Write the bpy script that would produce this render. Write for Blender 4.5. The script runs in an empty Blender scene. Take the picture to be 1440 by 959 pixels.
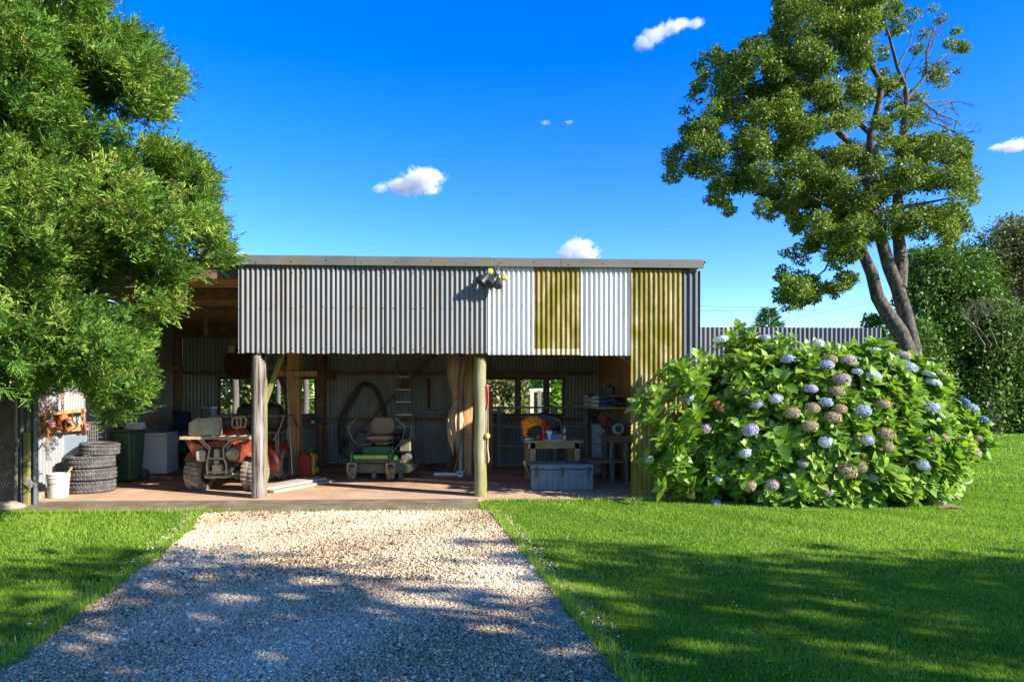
import bpy, math, random
import numpy as np
from mathutils import Vector, Matrix, Euler
R = math.radians
random.seed(7); rng = np.random.default_rng(7)
scn = bpy.context.scene
COL = scn.collection
# ------------------------------------------------------------------ camera model
F = 960.0; HOR = 558.0; CH = 1.5; YAW = R(2.4)
SY, CY = math.sin(YAW), math.cos(YAW)
def at(px, py, Y):
    a = (px-720)/F; b = (HOR-py)/F
    dx, dy = SY+CY*a, CY-SY*a
    t = Y/dy
    return Vector((dx*t, Y, CH+b*t))
def gp(px, py, z=0.0):
    a = (px-720)/F; b = (HOR-py)/F
    t = (z-CH)/b
    return Vector(((SY+CY*a)*t, (CY-SY*a)*t, z))
def xa(px, Y): return at(px, HOR, Y).x
def za(px, py, Y): return at(px, py, Y).z
def proj(P):
    P = np.asarray(P, float)
    xc = P[..., 0]*CY-P[..., 1]*SY; zc = P[..., 0]*SY+P[..., 1]*CY
    return 720+F*xc/zc, HOR-F*(P[..., 2]-CH)/zc
def inpoly(x, y, poly):
    x = np.asarray(x); y = np.asarray(y); c = np.zeros(x.shape, bool); n = len(poly)
    for i in range(n):
        x1, y1 = poly[i]; x2, y2 = poly[(i+1) % n]
        if y1 == y2: continue
        k = ((y1 > y) != (y2 > y)) & (x < (x2-x1)*(y-y1)/(y2-y1)+x1)
        c ^= k
    return c
# ------------------------------------------------------------------ materials
def nodes(name):
    m = bpy.data.materials.new(name); m.use_nodes = True
    nt = m.node_tree; nt.nodes.clear()
    out = nt.nodes.new('ShaderNodeOutputMaterial')
    return m, nt, out
def rgba(c): return (c[0], c[1], c[2], 1)
def ramp(nt, fac, stops):
    r = nt.nodes.new('ShaderNodeValToRGB'); e = r.color_ramp.elements
    while len(e) < len(stops): e.new(.5)
    for k, (p, c) in enumerate(stops):
        e[k].position = p; e[k].color = rgba(c)
    nt.links.new(fac, r.inputs[0]); return r.outputs[0]
def noise(nt, vec, scale, detail=6, rough=.6, dist=0):
    n = nt.nodes.new('ShaderNodeTexNoise'); n.inputs['Scale'].default_value = scale
    n.inputs['Detail'].default_value = detail; n.inputs['Roughness'].default_value = rough
    n.inputs['Distortion'].default_value = dist
    nt.links.new(vec, n.inputs['Vector']); return n.outputs['Fac']
def coords(nt, stretch=(1, 1, 1), kind='Object'):
    tc = nt.nodes.new('ShaderNodeTexCoord'); mp = nt.nodes.new('ShaderNodeMapping')
    mp.inputs['Scale'].default_value = stretch
    nt.links.new(tc.outputs[kind], mp.inputs['Vector']); return mp.outputs[0]
def mixc(nt, fac, a, b, mode='MIX'):
    m = nt.nodes.new('ShaderNodeMix'); m.data_type = 'RGBA'; m.blend_type = mode
    if hasattr(fac, 'links'): nt.links.new(fac, m.inputs[0])
    else: m.inputs[0].default_value = fac
    for k, v in ((6, a), (7, b)):
        if hasattr(v, 'links'): nt.links.new(v, m.inputs[k])
        else: m.inputs[k].default_value = rgba(v)
    return m.outputs[2]
MATS = {}
def mat(name, stops, rough=.7, metal=0., scale=4., stretch=(1, 1, 1), bump=.0, bscale=40., dirt=None, dscale=1.5, dlo=.5, dhi=.7, spec=.5, detail=6, dstretch=(1, 1, 1)):
    """stops: a colour or a list of (position, colour) over noise; dirt: second colour in big patches"""
    m, nt, out = nodes(name)
    b = nt.nodes.new('ShaderNodeBsdfPrincipled')
    b.inputs['Roughness'].default_value = rough; b.inputs['Metallic'].default_value = metal
    b.inputs['Specular IOR Level'].default_value = spec
    vec = coords(nt, stretch)
    if isinstance(stops[0], (int, float)):
        c = stops; stops = [(.3, [x*.82 for x in c]), (.7, [min(1, x*1.15) for x in c])]
    n = noise(nt, vec, scale, detail)
    c = ramp(nt, n, stops)
    if dirt is not None:
        n2 = noise(nt, coords(nt, dstretch), dscale, 8, .65, .4)
        f = ramp(nt, n2, [(dlo, (0, 0, 0)), (dhi, (1, 1, 1))])
        c = mixc(nt, f, c, dirt)
    nt.links.new(c, b.inputs['Base Color'])
    if bump:
        bn = nt.nodes.new('ShaderNodeBump'); bn.inputs['Strength'].default_value = bump; bn.inputs['Distance'].default_value = .01
        nt.links.new(noise(nt, vec, bscale, 5), bn.inputs['Height']); nt.links.new(bn.outputs[0], b.inputs['Normal'])
    nt.links.new(b.outputs[0], out.inputs['Surface'])
    MATS[name] = m; return m
def leafmat(name, stops, transl=.3, rough=.45, spec=.4, attr='rnd', tcol=None):
    m, nt, out = nodes(name)
    a = nt.nodes.new('ShaderNodeAttribute'); a.attribute_name = attr
    c = ramp(nt, a.outputs['Fac'], stops)
    b = nt.nodes.new('ShaderNodeBsdfPrincipled'); b.inputs['Roughness'].default_value = rough
    b.inputs['Specular IOR Level'].default_value = spec
    nt.links.new(c, b.inputs['Base Color'])
    if transl > 0:
        t = nt.nodes.new('ShaderNodeBsdfTranslucent')
        nt.links.new(mixc(nt, 1.0, c, (1.25, 1.35, .5), 'MULTIPLY'), t.inputs['Color'])
        mx = nt.nodes.new('ShaderNodeMixShader'); mx.inputs[0].default_value = transl
        nt.links.new(b.outputs[0], mx.inputs[1]); nt.links.new(t.outputs[0], mx.inputs[2])
        nt.links.new(mx.outputs[0], out.inputs['Surface'])
    else:
        nt.links.new(b.outputs[0], out.inputs['Surface'])
    MATS[name] = m; return m
# ------------------------------------------------------------------ object helpers
def link(o, parent=None):
    COL.objects.link(o)
    if parent is not None: o.parent = parent
    return o
def tag(o, label=None, cat=None, group=None, kind=None):
    if label: o['label'] = label
    if cat: o['category'] = cat
    if group: o['group'] = group
    if kind: o['kind'] = kind
    return o
def thing(name, label, cat, loc=(0, 0, 0), rz=0., group=None):
    o = bpy.data.objects.new(name, None); o.empty_display_size = .2
    o.location = loc; o.rotation_euler = (0, 0, rz)
    COL.objects.link(o); return tag(o, label, cat, group)
def copy_tree(o, parent=None):
    c = o.copy(); COL.objects.link(c)
    if parent is not None: c.parent = parent
    for ch in list(o.children): copy_tree(ch, c)
    return c
def npmesh(name, V, faces, material, parent=None, rnd=None, smooth=False, off=None):
    """V (n,3); faces: list of (m,k) int arrays"""
    V = np.asarray(V, np.float32)
    if off is not None: V = V-np.asarray(off, np.float32)
    me = bpy.data.meshes.new(name)
    me.vertices.add(len(V)); me.vertices.foreach_set('co', V.ravel())
    loops = np.concatenate([f.ravel() for f in faces]).astype(np.int32)
    sizes = np.concatenate([np.full(len(f), f.shape[1], np.int32) for f in faces])
    starts = np.concatenate([[0], np.cumsum(sizes)[:-1]]).astype(np.int32)
    me.loops.add(len(loops)); me.loops.foreach_set('vertex_index', loops)
    me.polygons.add(len(sizes)); me.polygons.foreach_set('loop_start', starts)
    me.polygons.foreach_set('loop_total', sizes)
    if rnd is not None:
        at_ = me.attributes.new('rnd', 'FLOAT', 'POINT'); at_.data.foreach_set('value', np.asarray(rnd, np.float32))
    me.update(calc_edges=True); me.validate()
    if smooth: me.polygons.foreach_set('use_smooth', np.ones(len(sizes), bool))
    me.materials.append(material)
    return link(bpy.data.objects.new(name, me), parent)
class MB:
    def __init__(s): s.v = []; s.f = []
    def add(s, V, Fs):
        n = len(s.v); s.v += [tuple(p) for p in V]; s.f += [tuple(i+n for i in f) for f in Fs]; return s
    def box(s, c, d, rot=None):
        hx, hy, hz = d[0]/2, d[1]/2, d[2]/2
        V = [Vector((x, y, z)) for x in (-hx, hx) for y in (-hy, hy) for z in (-hz, hz)]
        if rot is not None:
            M_ = Euler(rot).to_matrix(); V = [M_ @ p for p in V]
        V = [p+Vector(c) for p in V]
        return s.add(V, [(0, 1, 3, 2), (4, 6, 7, 5), (0, 4, 5, 1), (2, 3, 7, 6), (0, 2, 6, 4), (1, 5, 7, 3)])
    def bb(s, x0, x1, y0, y1, z0, z1): return s.box(((x0+x1)/2, (y0+y1)/2, (z0+z1)/2), (x1-x0, y1-y0, z1-z0))
    def bar(s, p, q, w, h, up=(0, 0, 1)):
        p, q = Vector(p), Vector(q); d = (q-p).normalized(); u = Vector(up)
        if abs(d.dot(u)) > .98: u = Vector((0, 1, 0))
        a = d.cross(u).normalized(); b = a.cross(d).normalized()
        V = [e+a*i*w/2+b*j*h/2 for e in (p, q) for i, j in ((-1, -1), (1, -1), (1, 1), (-1, 1))]
        return s.add(V, [(0, 1, 2, 3), (7, 6, 5, 4), (0, 4, 5, 1), (1, 5, 6, 2), (2, 6, 7, 3), (3, 7, 4, 0)])
    def tube(s, path, r, n=8, caps=True, jit=0.):
        P = [Vector(p) for p in path]; m = len(P)
        rr = r if isinstance(r, (list, tuple)) else [r]*m
        u = None; V = []
        for i, p in enumerate(P):
            d = (P[min(i+1, m-1)]-P[max(i-1, 0)]).normalized()
            if u is None:
                u = Vector((0, 0, 1)) if abs(d.z) < .9 else Vector((1, 0, 0))
            a = d.cross(u)
            a = a.normalized() if a.length > 1e-6 else Vector((1, 0, 0))
            u = a.cross(d).normalized()
            for k in range(n):
                t = 2*math.pi*k/n; q = rr[i]*(1+jit*random.uniform(-1, 1))
                V.append(p+(a*math.cos(t)+u*math.sin(t))*q)
        Fs = [(i*n+k, i*n+(k+1) % n, (i+1)*n+(k+1) % n, (i+1)*n+k) for i in range(m-1) for k in range(n)]
        if caps: Fs += [tuple(range(n-1, -1, -1)), tuple((m-1)*n+k for k in range(n))]
        return s.add(V, Fs)
    def cyl(s, p, q, r, r2=None, n=16): return s.tube([p, q], [r, r if r2 is None else r2], n)
    def lathe(s, prof, c=(0, 0, 0), axis='Z', n=24):
        V = []; c = Vector(c)
        for r, h in prof:
            for k in range(n):
                t = 2*math.pi*k/n; a, b = r*math.cos(t), r*math.sin(t)
                V.append(c+Vector({'Z': (a, b, h), 'X': (h, a, b), 'Y': (a, h, b)}[axis]))
        m = len(prof)
        Fs = [(i*n+k, i*n+(k+1) % n, (i+1)*n+(k+1) % n, (i+1)*n+k) for i in range(m-1) for k in range(n)]
        if prof[0][0] > 1e-6: Fs.append(tuple(range(n-1, -1, -1)))
        if prof[-1][0] > 1e-6: Fs.append(tuple((m-1)*n+k for k in range(n)))
        return s.add(V, Fs)
    def ell(s, c, r, nu=16, nv=10, rot=None, e=1.0):
        V = []; M_ = Euler(rot).to_matrix() if rot else None
        sg = lambda x: math.copysign(abs(x)**e, x)
        for i in range(nv+1):
            ph = math.pi*i/nv-math.pi/2
            for k in range(nu):
                t = 2*math.pi*k/nu
                p = Vector((r[0]*sg(math.cos(ph))*sg(math.cos(t)), r[1]*sg(math.cos(ph))*sg(math.sin(t)), r[2]*sg(math.sin(ph))))
                if M_: p = M_ @ p
                V.append(p+Vector(c))
        return s.add(V, [(i*nu+k, i*nu+(k+1) % nu, (i+1)*nu+(k+1) % nu, (i+1)*nu+k) for i in range(nv) for k in range(nu)])
    def prism(s, poly, d0, d1, axis='Y'):
        """poly in the plane across axis; 'Y': (x,z), 'Z': (x,y), 'X': (y,z)"""
        f = {'Y': lambda a, b, d: (a, d, b), 'Z': lambda a, b, d: (a, b, d), 'X': lambda a, b, d: (d, a, b)}[axis]
        n = len(poly); V = [f(a, b, d0) for a, b in poly]+[f(a, b, d1) for a, b in poly]
        return s.add(V, [tuple(range(n)), tuple(range(2*n-1, n-1, -1))]+[(i, n+i, n+(i+1) % n, (i+1) % n) for i in range(n)])
    def build(s, name, material, parent=None, smooth=True, bevel=0., off=None, label=None, jitter=0.):
        V = s.v
        if off is not None:
            o_ = Vector(off); V = [tuple(Vector(p)-o_) for p in V]
        if jitter: V = [tuple(c+random.uniform(-jitter, jitter) for c in p) for p in V]
        me = bpy.data.meshes.new(name); me.from_pydata(V, [], s.f); me.validate()
        import bmesh
        bm = bmesh.new(); bm.from_mesh(me); bmesh.ops.recalc_face_normals(bm, faces=bm.faces); bm.to_mesh(me); bm.free()
        if smooth:
            me.shade_smooth(); me.set_sharp_from_angle(angle=R(38))
        me.materials.append(material)
        o = link(bpy.data.objects.new(name, me), parent)
        if bevel:
            b = o.modifiers.new('bevel', 'BEVEL'); b.width = bevel; b.segments = 2; b.limit_method = 'ANGLE'; b.angle_limit = R(40)
        if label: o['label'] = label
        return o
def one(name, mb, m, label, cat, loc=(0, 0, 0), rz=0., group=None, **k):
    o = mb.build(name, m, **k); o.location = loc; o.rotation_euler = (0, 0, rz)
    return tag(o, label, cat, group)
def text(name, s, size, material, parent, loc, rot, depth=.002):
    cu = bpy.data.curves.new(name, 'FONT'); cu.body = s; cu.size = size; cu.extrude = depth; cu.align_x = 'CENTER'; cu.align_y = 'CENTER'
    o = bpy.data.objects.new(name, cu); dg = bpy.context.evaluated_depsgraph_get()
    COL.objects.link(o); dg.update()
    me = bpy.data.meshes.new_from_object(o.evaluated_get(bpy.context.evaluated_depsgraph_get()))
    bpy.data.objects.remove(o); me.name = name; me.materials.clear(); me.materials.append(material)
    t = link(bpy.data.objects.new(name, me), parent); t.location = loc; t.rotation_euler = rot
    return t
def unit(v): return v/np.maximum(np.linalg.norm(v, axis=-1, keepdims=True), 1e-9)
def leaf_quads(P, D, N, L, W, curl=.15):
    n = len(P); S = unit(np.cross(D, N)); N2 = unit(np.cross(S, D)); L = np.reshape(L, (-1, 1)); W = np.reshape(W, (-1, 1))
    V = np.empty((n, 4, 3)); V[:, 0] = P; V[:, 1] = P+D*L*.5+S*W*.5+N2*W*.2; V[:, 2] = P+D*L-N2*L*curl; V[:, 3] = P+D*L*.5-S*W*.5+N2*W*.2
    return V.reshape(-1, 3), np.arange(4*n).reshape(n, 4)
# ------------------------------------------------------------------ material library
GALV = mat('galvanised_sheet', [(.3, (.135, .135, .133)), (.7, (.21, .208, .20))], rough=.6, metal=.15, scale=2.5, dirt=(.17, .13, .085), dscale=1.3, dlo=.5, dhi=.78, stretch=(1, 1, .15))
WHITE_SHEET = mat('white_sheet', [(.3, (.63, .615, .58)), (.7, (.72, .705, .67))], rough=.5, scale=3, stretch=(1, 1, .15), dirt=(.42, .37, .30), dscale=3.2, dlo=.54, dhi=.78, dstretch=(1.6, 1, .22))
MOSS_SHEET = mat('mossy_sheet', [(.36, (.15, .11, .02)), (.5, (.27, .20, .06)), (.66, (.42, .32, .16))], rough=.85, scale=5, stretch=(1, 1, .35), dirt=(.17, .145, .012), dscale=2.2, dlo=.46, dhi=.66, spec=.2)
MOSS_CLEAN = mat('bare_sheet_edge', [(.3, (.46, .34, .19)), (.7, (.55, .42, .25))], rough=.7, scale=6)
INNER_SHEET = mat('old_inner_sheet', [(.3, (.24, .245, .25)), (.7, (.40, .40, .39))], rough=.5, metal=.3, scale=2, stretch=(1, 1, .15), dirt=(.17, .12, .08), dscale=1.0, dlo=.55, dhi=.75)
SIDE_SHEET = mat('pale_inner_sheet', [(.3, (.20, .20, .21)), (.7, (.32, .31, .30))], rough=.6, metal=.1, scale=2, stretch=(1, 1, .2), dirt=(.25, .13, .06), dscale=1.6, dlo=.55, dhi=.72)
DARK_SHEET = mat('dark_sheet', [(.3, (.06, .065, .07)), (.7, (.11, .115, .12))], rough=.5, metal=.2, scale=2, stretch=(1, 1, .2))
FENCE_SHEET = mat('fence_sheet', [(.3, (.10, .10, .11)), (.7, (.17, .17, .18))], rough=.5, metal=.3, scale=2, stretch=(1, 1, .2))
ROOF_SHEET = mat('roof_sheet', [(.3, (.3, .3, .3)), (.7, (.42, .41, .4))], rough=.5, metal=.3, scale=2)
FLASH = mat('flashing', [(.35, (.105, .10, .085)), (.65, (.16, .15, .125))], rough=.6, scale=1.2, dirt=(.17, .115, .03), dscale=.7, dlo=.56, dhi=.7)
WOOD_GREY = mat('weathered_wood', [(.38, (.04, .03, .024)), (.46, (.16, .13, .105)), (.56, (.25, .21, .175)), (.68, (.33, .285, .245))], rough=.9, scale=10, stretch=(3, 3, .16), bump=1., bscale=12, dirt=(.23, .2, .06), dscale=1.2, dlo=.58, dhi=.75)
WOOD_MOSS = mat('mossy_pole', [(.3, (.19, .16, .08)), (.7, (.34, .30, .18))], rough=.9, scale=7, stretch=(2, 2, .3), bump=.5, bscale=14, dirt=(.19, .18, .02), dscale=1.6, dlo=.46, dhi=.6, dstretch=(2, 2, .4))
WOOD_GREEN = mat('green_wood', [(.3, (.13, .12, .03)), (.7, (.26, .23, .07))], rough=.9, scale=6, stretch=(2, 2, .4))
WOOD_WARM = mat('warm_timber', [(.3, (.26, .135, .055)), (.5, (.44, .245, .105)), (.72, (.58, .36, .17))], rough=.85, scale=8, stretch=(2.5, 2.5, .25), bump=.4, bscale=16)
WOOD_BROWN = mat('brown_timber', [(.3, (.14, .075, .045)), (.7, (.28, .16, .095))], rough=.85, scale=8, stretch=(1, 1, 1), bump=.3)
WOOD_DECK = mat('rough_boards', [(.3, (.26, .145, .06)), (.5, (.42, .25, .11)), (.72, (.56, .37, .18))], rough=.9, scale=7, stretch=(.4, 4, 4), bump=.3)
PLY = mat('ply_lining', [(.3, (.30, .15, .07)), (.7, (.42, .22, .11))], rough=.75, scale=3, stretch=(1, 1, .2))
BENCH_WOOD = mat('bench_wood', [(.3, (.28, .17, .08)), (.7, (.46, .31, .16))], rough=.8, scale=7, stretch=(1, 3, 1))
STEEL = mat('galvanised_steel', [(.3, (.32, .32, .32)), (.7, (.48, .48, .47))], rough=.4, metal=.6, scale=5)
DARKSTEEL = mat('dark_steel', [(.3, (.05, .05, .052)), (.7, (.10, .10, .10))], rough=.5, metal=.4, scale=8)
RACK_STEEL = mat('rack_steel', [(.3, (.16, .17, .16)), (.7, (.26, .27, .25))], rough=.55, metal=.2, scale=6)
BLACK = mat('black_plastic', (.025, .025, .027), rough=.5, scale=10)
RUST = mat('rusty_iron', [(.3, (.08, .028, .014)), (.7, (.2, .075, .03))], rough=.95, scale=14, spec=.1, bump=.4)
ORANGE_RUST = mat('orange_rust', [(.3, (.32, .10, .025)), (.7, (.55, .22, .07))], rough=.9, scale=12, spec=.15, bump=.3)
RUBBER = mat('tyre_rubber', [(.3, (.06, .056, .054)), (.7, (.11, .10, .094))], rough=.85, scale=14, dirt=(.17, .155, .14), dscale=6, dlo=.5, dhi=.75, spec=.3)
MUDRUBBER = mat('muddy_rubber', [(.35, (.11, .085, .065)), (.65, (.33, .26, .2))], rough=.95, scale=10, spec=.1)
ATV_RED = mat('red_mudguard', [(.35, (.21, .016, .008)), (.7, (.31, .03, .012))], rough=.45, scale=5, dirt=(.28, .12, .05), dscale=5, dlo=.44, dhi=.66)
TAN = mat('dusty_tan_metal', [(.3, (.30, .22, .13)), (.7, (.50, .39, .25))], rough=.8, scale=9)
GREEN_PAINT = mat('green_paint', [(.3, (.012, .07, .02)), (.7, (.028, .12, .036))], rough=.35, scale=5, dirt=(.17, .15, .08), dscale=5, dlo=.58, dhi=.8)
YELLOW = mat('yellow_paint', (.65, .42, .03), rough=.4, scale=6)
DECKPAINT = mat('dusty_deck', [(.3, (.13, .12, .065)), (.7, (.26, .23, .14))], rough=.85, scale=8)
SEAT = mat('worn_seat', [(.3, (.28, .18, .125)), (.7, (.38, .26, .185))], rough=.7, scale=6)
SEATDARK = mat('seat_side', (.07, .05, .045), rough=.7)
CANVAS = mat('beige_canvas', [(.3, (.33, .235, .15)), (.7, (.45, .34, .23))], rough=.9, scale=5)
GREYPOLE = mat('grey_pole', (.28, .27, .25), rough=.5, metal=.3)
CHEST = mat('grey_moulded_plastic', [(.3, (.09, .13, .15)), (.7, (.12, .165, .19))], rough=.5, scale=4, dirt=(.27, .27, .25), dscale=4, dlo=.6, dhi=.8)
WHITE_ENAMEL = mat('white_enamel', [(.3, (.76, .77, .80)), (.7, (.82, .83, .85))], rough=.35, scale=2, dirt=(.4, .37, .33), dscale=3, dlo=.62, dhi=.8)
WHITE_PLASTIC = mat('white_plastic', (.52, .50, .45), rough=.45, scale=6, dirt=(.35, .3, .24), dscale=9, dlo=.62, dhi=.7)
BINGREEN = mat('bin_green', (.055, .115, .065), rough=.5, scale=4)
BLUE = mat('blue_plastic', (.03, .08, .24), rough=.45)
DARKBLUE = mat('dark_blue_plastic', (.015, .03, .1), rough=.5)
LIDGREY = mat('grey_plastic', (.2, .22, .23), rough=.5)
RED = mat('red_plastic', [(.3, (.42, .02, .02)), (.7, (.58, .045, .03))], rough=.4, scale=7)
DULLRED = mat('dull_red', (.28, .05, .04), rough=.6)
ORANGE = mat('orange_cloth', [(.3, (.80, .20, .008)), (.7, (.95, .32, .015))], rough=.8, scale=6)
BOTTLEGREEN = mat('dark_green_cloth', (.02, .05, .028), rough=.9)
PALEBLUE = mat('pale_blue_plastic', (.5, .62, .78), rough=.4)
PAPER = mat('paper', (.68, .70, .72), rough=.8)
JERRY = mat('tan_jerry_plastic', [(.3, (.36, .27, .16)), (.7, (.60, .50, .36))], rough=.6, scale=6, dirt=(.28, .28, .29), dscale=5, dlo=.5, dhi=.7)
BOARD = mat('blue_grey_board', [(.3, (.22, .275, .32)), (.7, (.28, .335, .385))], rough=.6, scale=2)
ALU = mat('pale_boards', [(.3, (.30, .25, .19)), (.7, (.46, .40, .32))], rough=.7, scale=8, stretch=(4, 1, 1))
CABINET = mat('brown_cabinet', [(.3, (.26, .085, .025)), (.7, (.34, .12, .04))], rough=.6, scale=3, stretch=(3, 3, .3))
FILING = mat('filing_grey', (.25, .255, .26), rough=.5)
PALEGREEN = mat('pale_green_enamel', (.32, .42, .36), rough=.4)
ROPE = mat('rope', (.45, .36, .2), rough=.95, scale=30)
BRASS = mat('brass_tap', (.3, .26, .2), rough=.35, metal=.7)
STONE = mat('stone', [(.3, (.2, .16, .11)), (.7, (.36, .3, .22))], rough=.95, scale=6, bump=.5)
YELLOWISH = mat('yellow_buoy', (.75, .6, .12), rough=.5)
LAMPGLASS = mat('lamp_glass', (.5, .4, .08), rough=.15)
BARK = mat('bark', [(.38, (.022, .017, .013)), (.5, (.075, .058, .045)), (.66, (.15, .12, .095))], rough=.95, scale=7, stretch=(2, 2, .7), bump=1., bscale=9, dirt=(.17, .155, .13), dscale=2.2, dlo=.55, dhi=.7)
PALEBARK = mat('pale_bark', [(.3, (.09, .07, .055)), (.7, (.17, .14, .115))], rough=.95, scale=4, bump=.5)
WIRE = mat('wire', (.12, .12, .11), rough=.6, metal=.4)
CABLE = mat('cable', (.16, .17, .19), rough=.6)
CARTON = mat('brown_carton', (.3, .2, .1), rough=.9)
# ------------------------------------------------------------------ ground and setting
def sheet(name, pts, z, m, kind='structure'):
    V = [(p[0], p[1], z) for p in pts]
    me = bpy.data.meshes.new(name); me.from_pydata(V, [], [tuple(range(len(V)))]); me.materials.append(m)
    return tag(link(bpy.data.objects.new(name, me)), kind=kind)
SOILGRASS = mat('lawn_soil', [(.3, (.035, .085, .008)), (.6, (.09, .18, .018)), (.8, (.16, .22, .04))], rough=1, scale=6, spec=.05, bump=.6, bscale=60)
LEFT = [(283, 722), (270, 745), (215, 792), (130, 850), (60, 905), (0, 942)]
RIGHT = [(688, 717), (716, 755), (762, 815), (806, 872), (852, 932), (872, 959)]
dl = [gp(*p) for p in LEFT]; dr = [gp(*p) for p in RIGHT]
def ext(a, b, y):
    t = (y-b.y)/(b.y-a.y); return b+(b-a)*t
dl.append(ext(dl[-2], dl[-1], -14)); dr.append(ext(dr[-3], dr[-1], -14))
dl.insert(0, Vector((dl[0].x, 9.02, 0))); dr.insert(0, Vector((dr[0].x, 9.02, 0)))
DRIVE = [(p.x, p.y) for p in dl]+[(p.x, p.y) for p in reversed(dr)]
HS = 600
sheet('lawn_ground', [(-HS, -HS), (HS, -HS), (HS, HS), (-HS, HS)], 0, SOILGRASS)
GRAVELBED = mat('gravel_bed', [(.35, (.075, .056, .036)), (.5, (.2, .155, .105)), (.65, (.38, .30, .205))], rough=1, scale=75, detail=4, spec=.1, bump=1., bscale=90)
sheet('driveway', DRIVE, .004, GRAVELBED)
# --- concrete apron (sloped) and dirt floor of the shed
APR_L, APR_R = -6.62, gp(672, 719).x
m_apron, nt, out = nodes('apron_concrete')
b_ = nt.nodes.new('ShaderNodeBsdfPrincipled'); b_.inputs['Roughness'].default_value = .95
v_ = coords(nt)
c_ = ramp(nt, noise(nt, v_, 3, 8, .7), [(.3, (.085, .062, .03)), (.5, (.17, .125, .066)), (.68, (.28, .215, .12))])
sp = ramp(nt, noise(nt, v_, 38, 3), [(.66, (0, 0, 0)), (.72, (1, 1, 1))])
c_ = mixc(nt, sp, c_, (.34, .29, .2))
nt.links.new(c_, b_.inputs['Base Color'])
bn = nt.nodes.new('ShaderNodeBump'); bn.inputs['Strength'].default_value = .5; nt.links.new(noise(nt, v_, 50, 5), bn.inputs['Height']); nt.links.new(bn.outputs[0], b_.inputs['Normal'])
nt.links.new(b_.outputs[0], out.inputs['Surface'])
FZ = .03
nseg = 60; V = []; Fa = []
for i in range(nseg+1):
    x = APR_L+(APR_R-APR_L)*i/nseg
    w = .035*math.sin(i*1.7)+.025*math.sin(i*4.1+1)
    for y, z in ((8.98+w, -.02), (9.0+w, .004), (9.3+w*.4, .028), (9.72, .045), (9.86, FZ+.004), (9.9, -.02)):
        V.append((x, y, z))
for i in range(nseg):
    for k in range(5): Fa.append((i*6+k, i*6+k+1, (i+1)*6+k+1, (i+1)*6+k))
Fa += [(0, 1, 2, 3, 4, 5), tuple(nseg*6+k for k in (5, 4, 3, 2, 1, 0))]
mb = MB(); mb.add(V, Fa); tag(mb.build('concrete_apron', m_apron), kind='structure')
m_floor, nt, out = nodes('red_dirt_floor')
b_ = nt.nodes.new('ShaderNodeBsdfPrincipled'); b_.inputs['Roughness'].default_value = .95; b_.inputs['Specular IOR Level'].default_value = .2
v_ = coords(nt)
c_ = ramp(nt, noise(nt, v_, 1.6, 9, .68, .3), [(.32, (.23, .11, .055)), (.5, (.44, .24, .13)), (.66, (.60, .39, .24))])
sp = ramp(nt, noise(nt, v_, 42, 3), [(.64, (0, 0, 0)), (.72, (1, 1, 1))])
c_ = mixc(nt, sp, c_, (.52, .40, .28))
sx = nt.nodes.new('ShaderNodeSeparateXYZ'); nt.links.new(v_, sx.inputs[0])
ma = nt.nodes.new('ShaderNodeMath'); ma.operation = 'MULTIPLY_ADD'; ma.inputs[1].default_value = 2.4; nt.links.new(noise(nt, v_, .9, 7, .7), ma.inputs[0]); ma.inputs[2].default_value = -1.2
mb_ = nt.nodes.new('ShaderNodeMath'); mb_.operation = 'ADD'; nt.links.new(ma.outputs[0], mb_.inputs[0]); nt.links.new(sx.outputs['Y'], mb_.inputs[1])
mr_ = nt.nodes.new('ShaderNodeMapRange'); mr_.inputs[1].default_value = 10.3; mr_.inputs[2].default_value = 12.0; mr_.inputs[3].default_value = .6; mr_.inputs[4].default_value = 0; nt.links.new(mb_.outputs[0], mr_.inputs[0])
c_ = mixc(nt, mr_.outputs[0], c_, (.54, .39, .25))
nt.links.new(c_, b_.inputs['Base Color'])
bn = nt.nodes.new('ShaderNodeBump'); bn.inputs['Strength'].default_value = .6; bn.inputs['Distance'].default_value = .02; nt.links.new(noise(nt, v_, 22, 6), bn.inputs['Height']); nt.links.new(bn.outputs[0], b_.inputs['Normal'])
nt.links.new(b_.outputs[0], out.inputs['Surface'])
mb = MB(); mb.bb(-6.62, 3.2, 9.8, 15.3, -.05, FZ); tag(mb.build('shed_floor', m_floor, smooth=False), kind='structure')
# ------------------------------------------------------------------ corrugated sheets
PITCH = .0725
def corr(mb, x0, x1, z0, z1, Y, amp=.0125, pitch=PITCH, axis='X', zb=None, n=10, ph=0.):
    """a corrugated sheet from x0..x1 (along axis), z0..z1; zb(x)->bottom offset"""
    m = max(2, int(round((x1-x0)/pitch*n)))
    V = []
    for i in range(m+1):
        x = x0+(x1-x0)*i/m; d = amp*math.cos(2*math.pi*(x/pitch)+ph)
        a = z0+(zb(x) if zb else 0)
        for z in (a, z1):
            V.append((x, Y-d, z) if axis == 'X' else (Y-d, x, z))
    return mb.add(V, [(2*i, 2*i+2, 2*i+3, 2*i+1) for i in range(m)])
YF = 10.0
shed = thing('farm_shed', 'open fronted farm shed of corrugated iron on timber posts with a patchwork fascia', 'shed', (-1.7, 10, 0))
SO = shed.location
def sp_(name, mb, m, parent=shed, **k): return mb.build(name, m, parent, off=SO, **k)
ZB, ZT = 2.13, 3.40
px_edges = [335, 403, 472, 541, 611, 685]
gl = ['left end grey fascia sheet', None, None, None, 'grey fascia sheet beside the white one']
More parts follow.
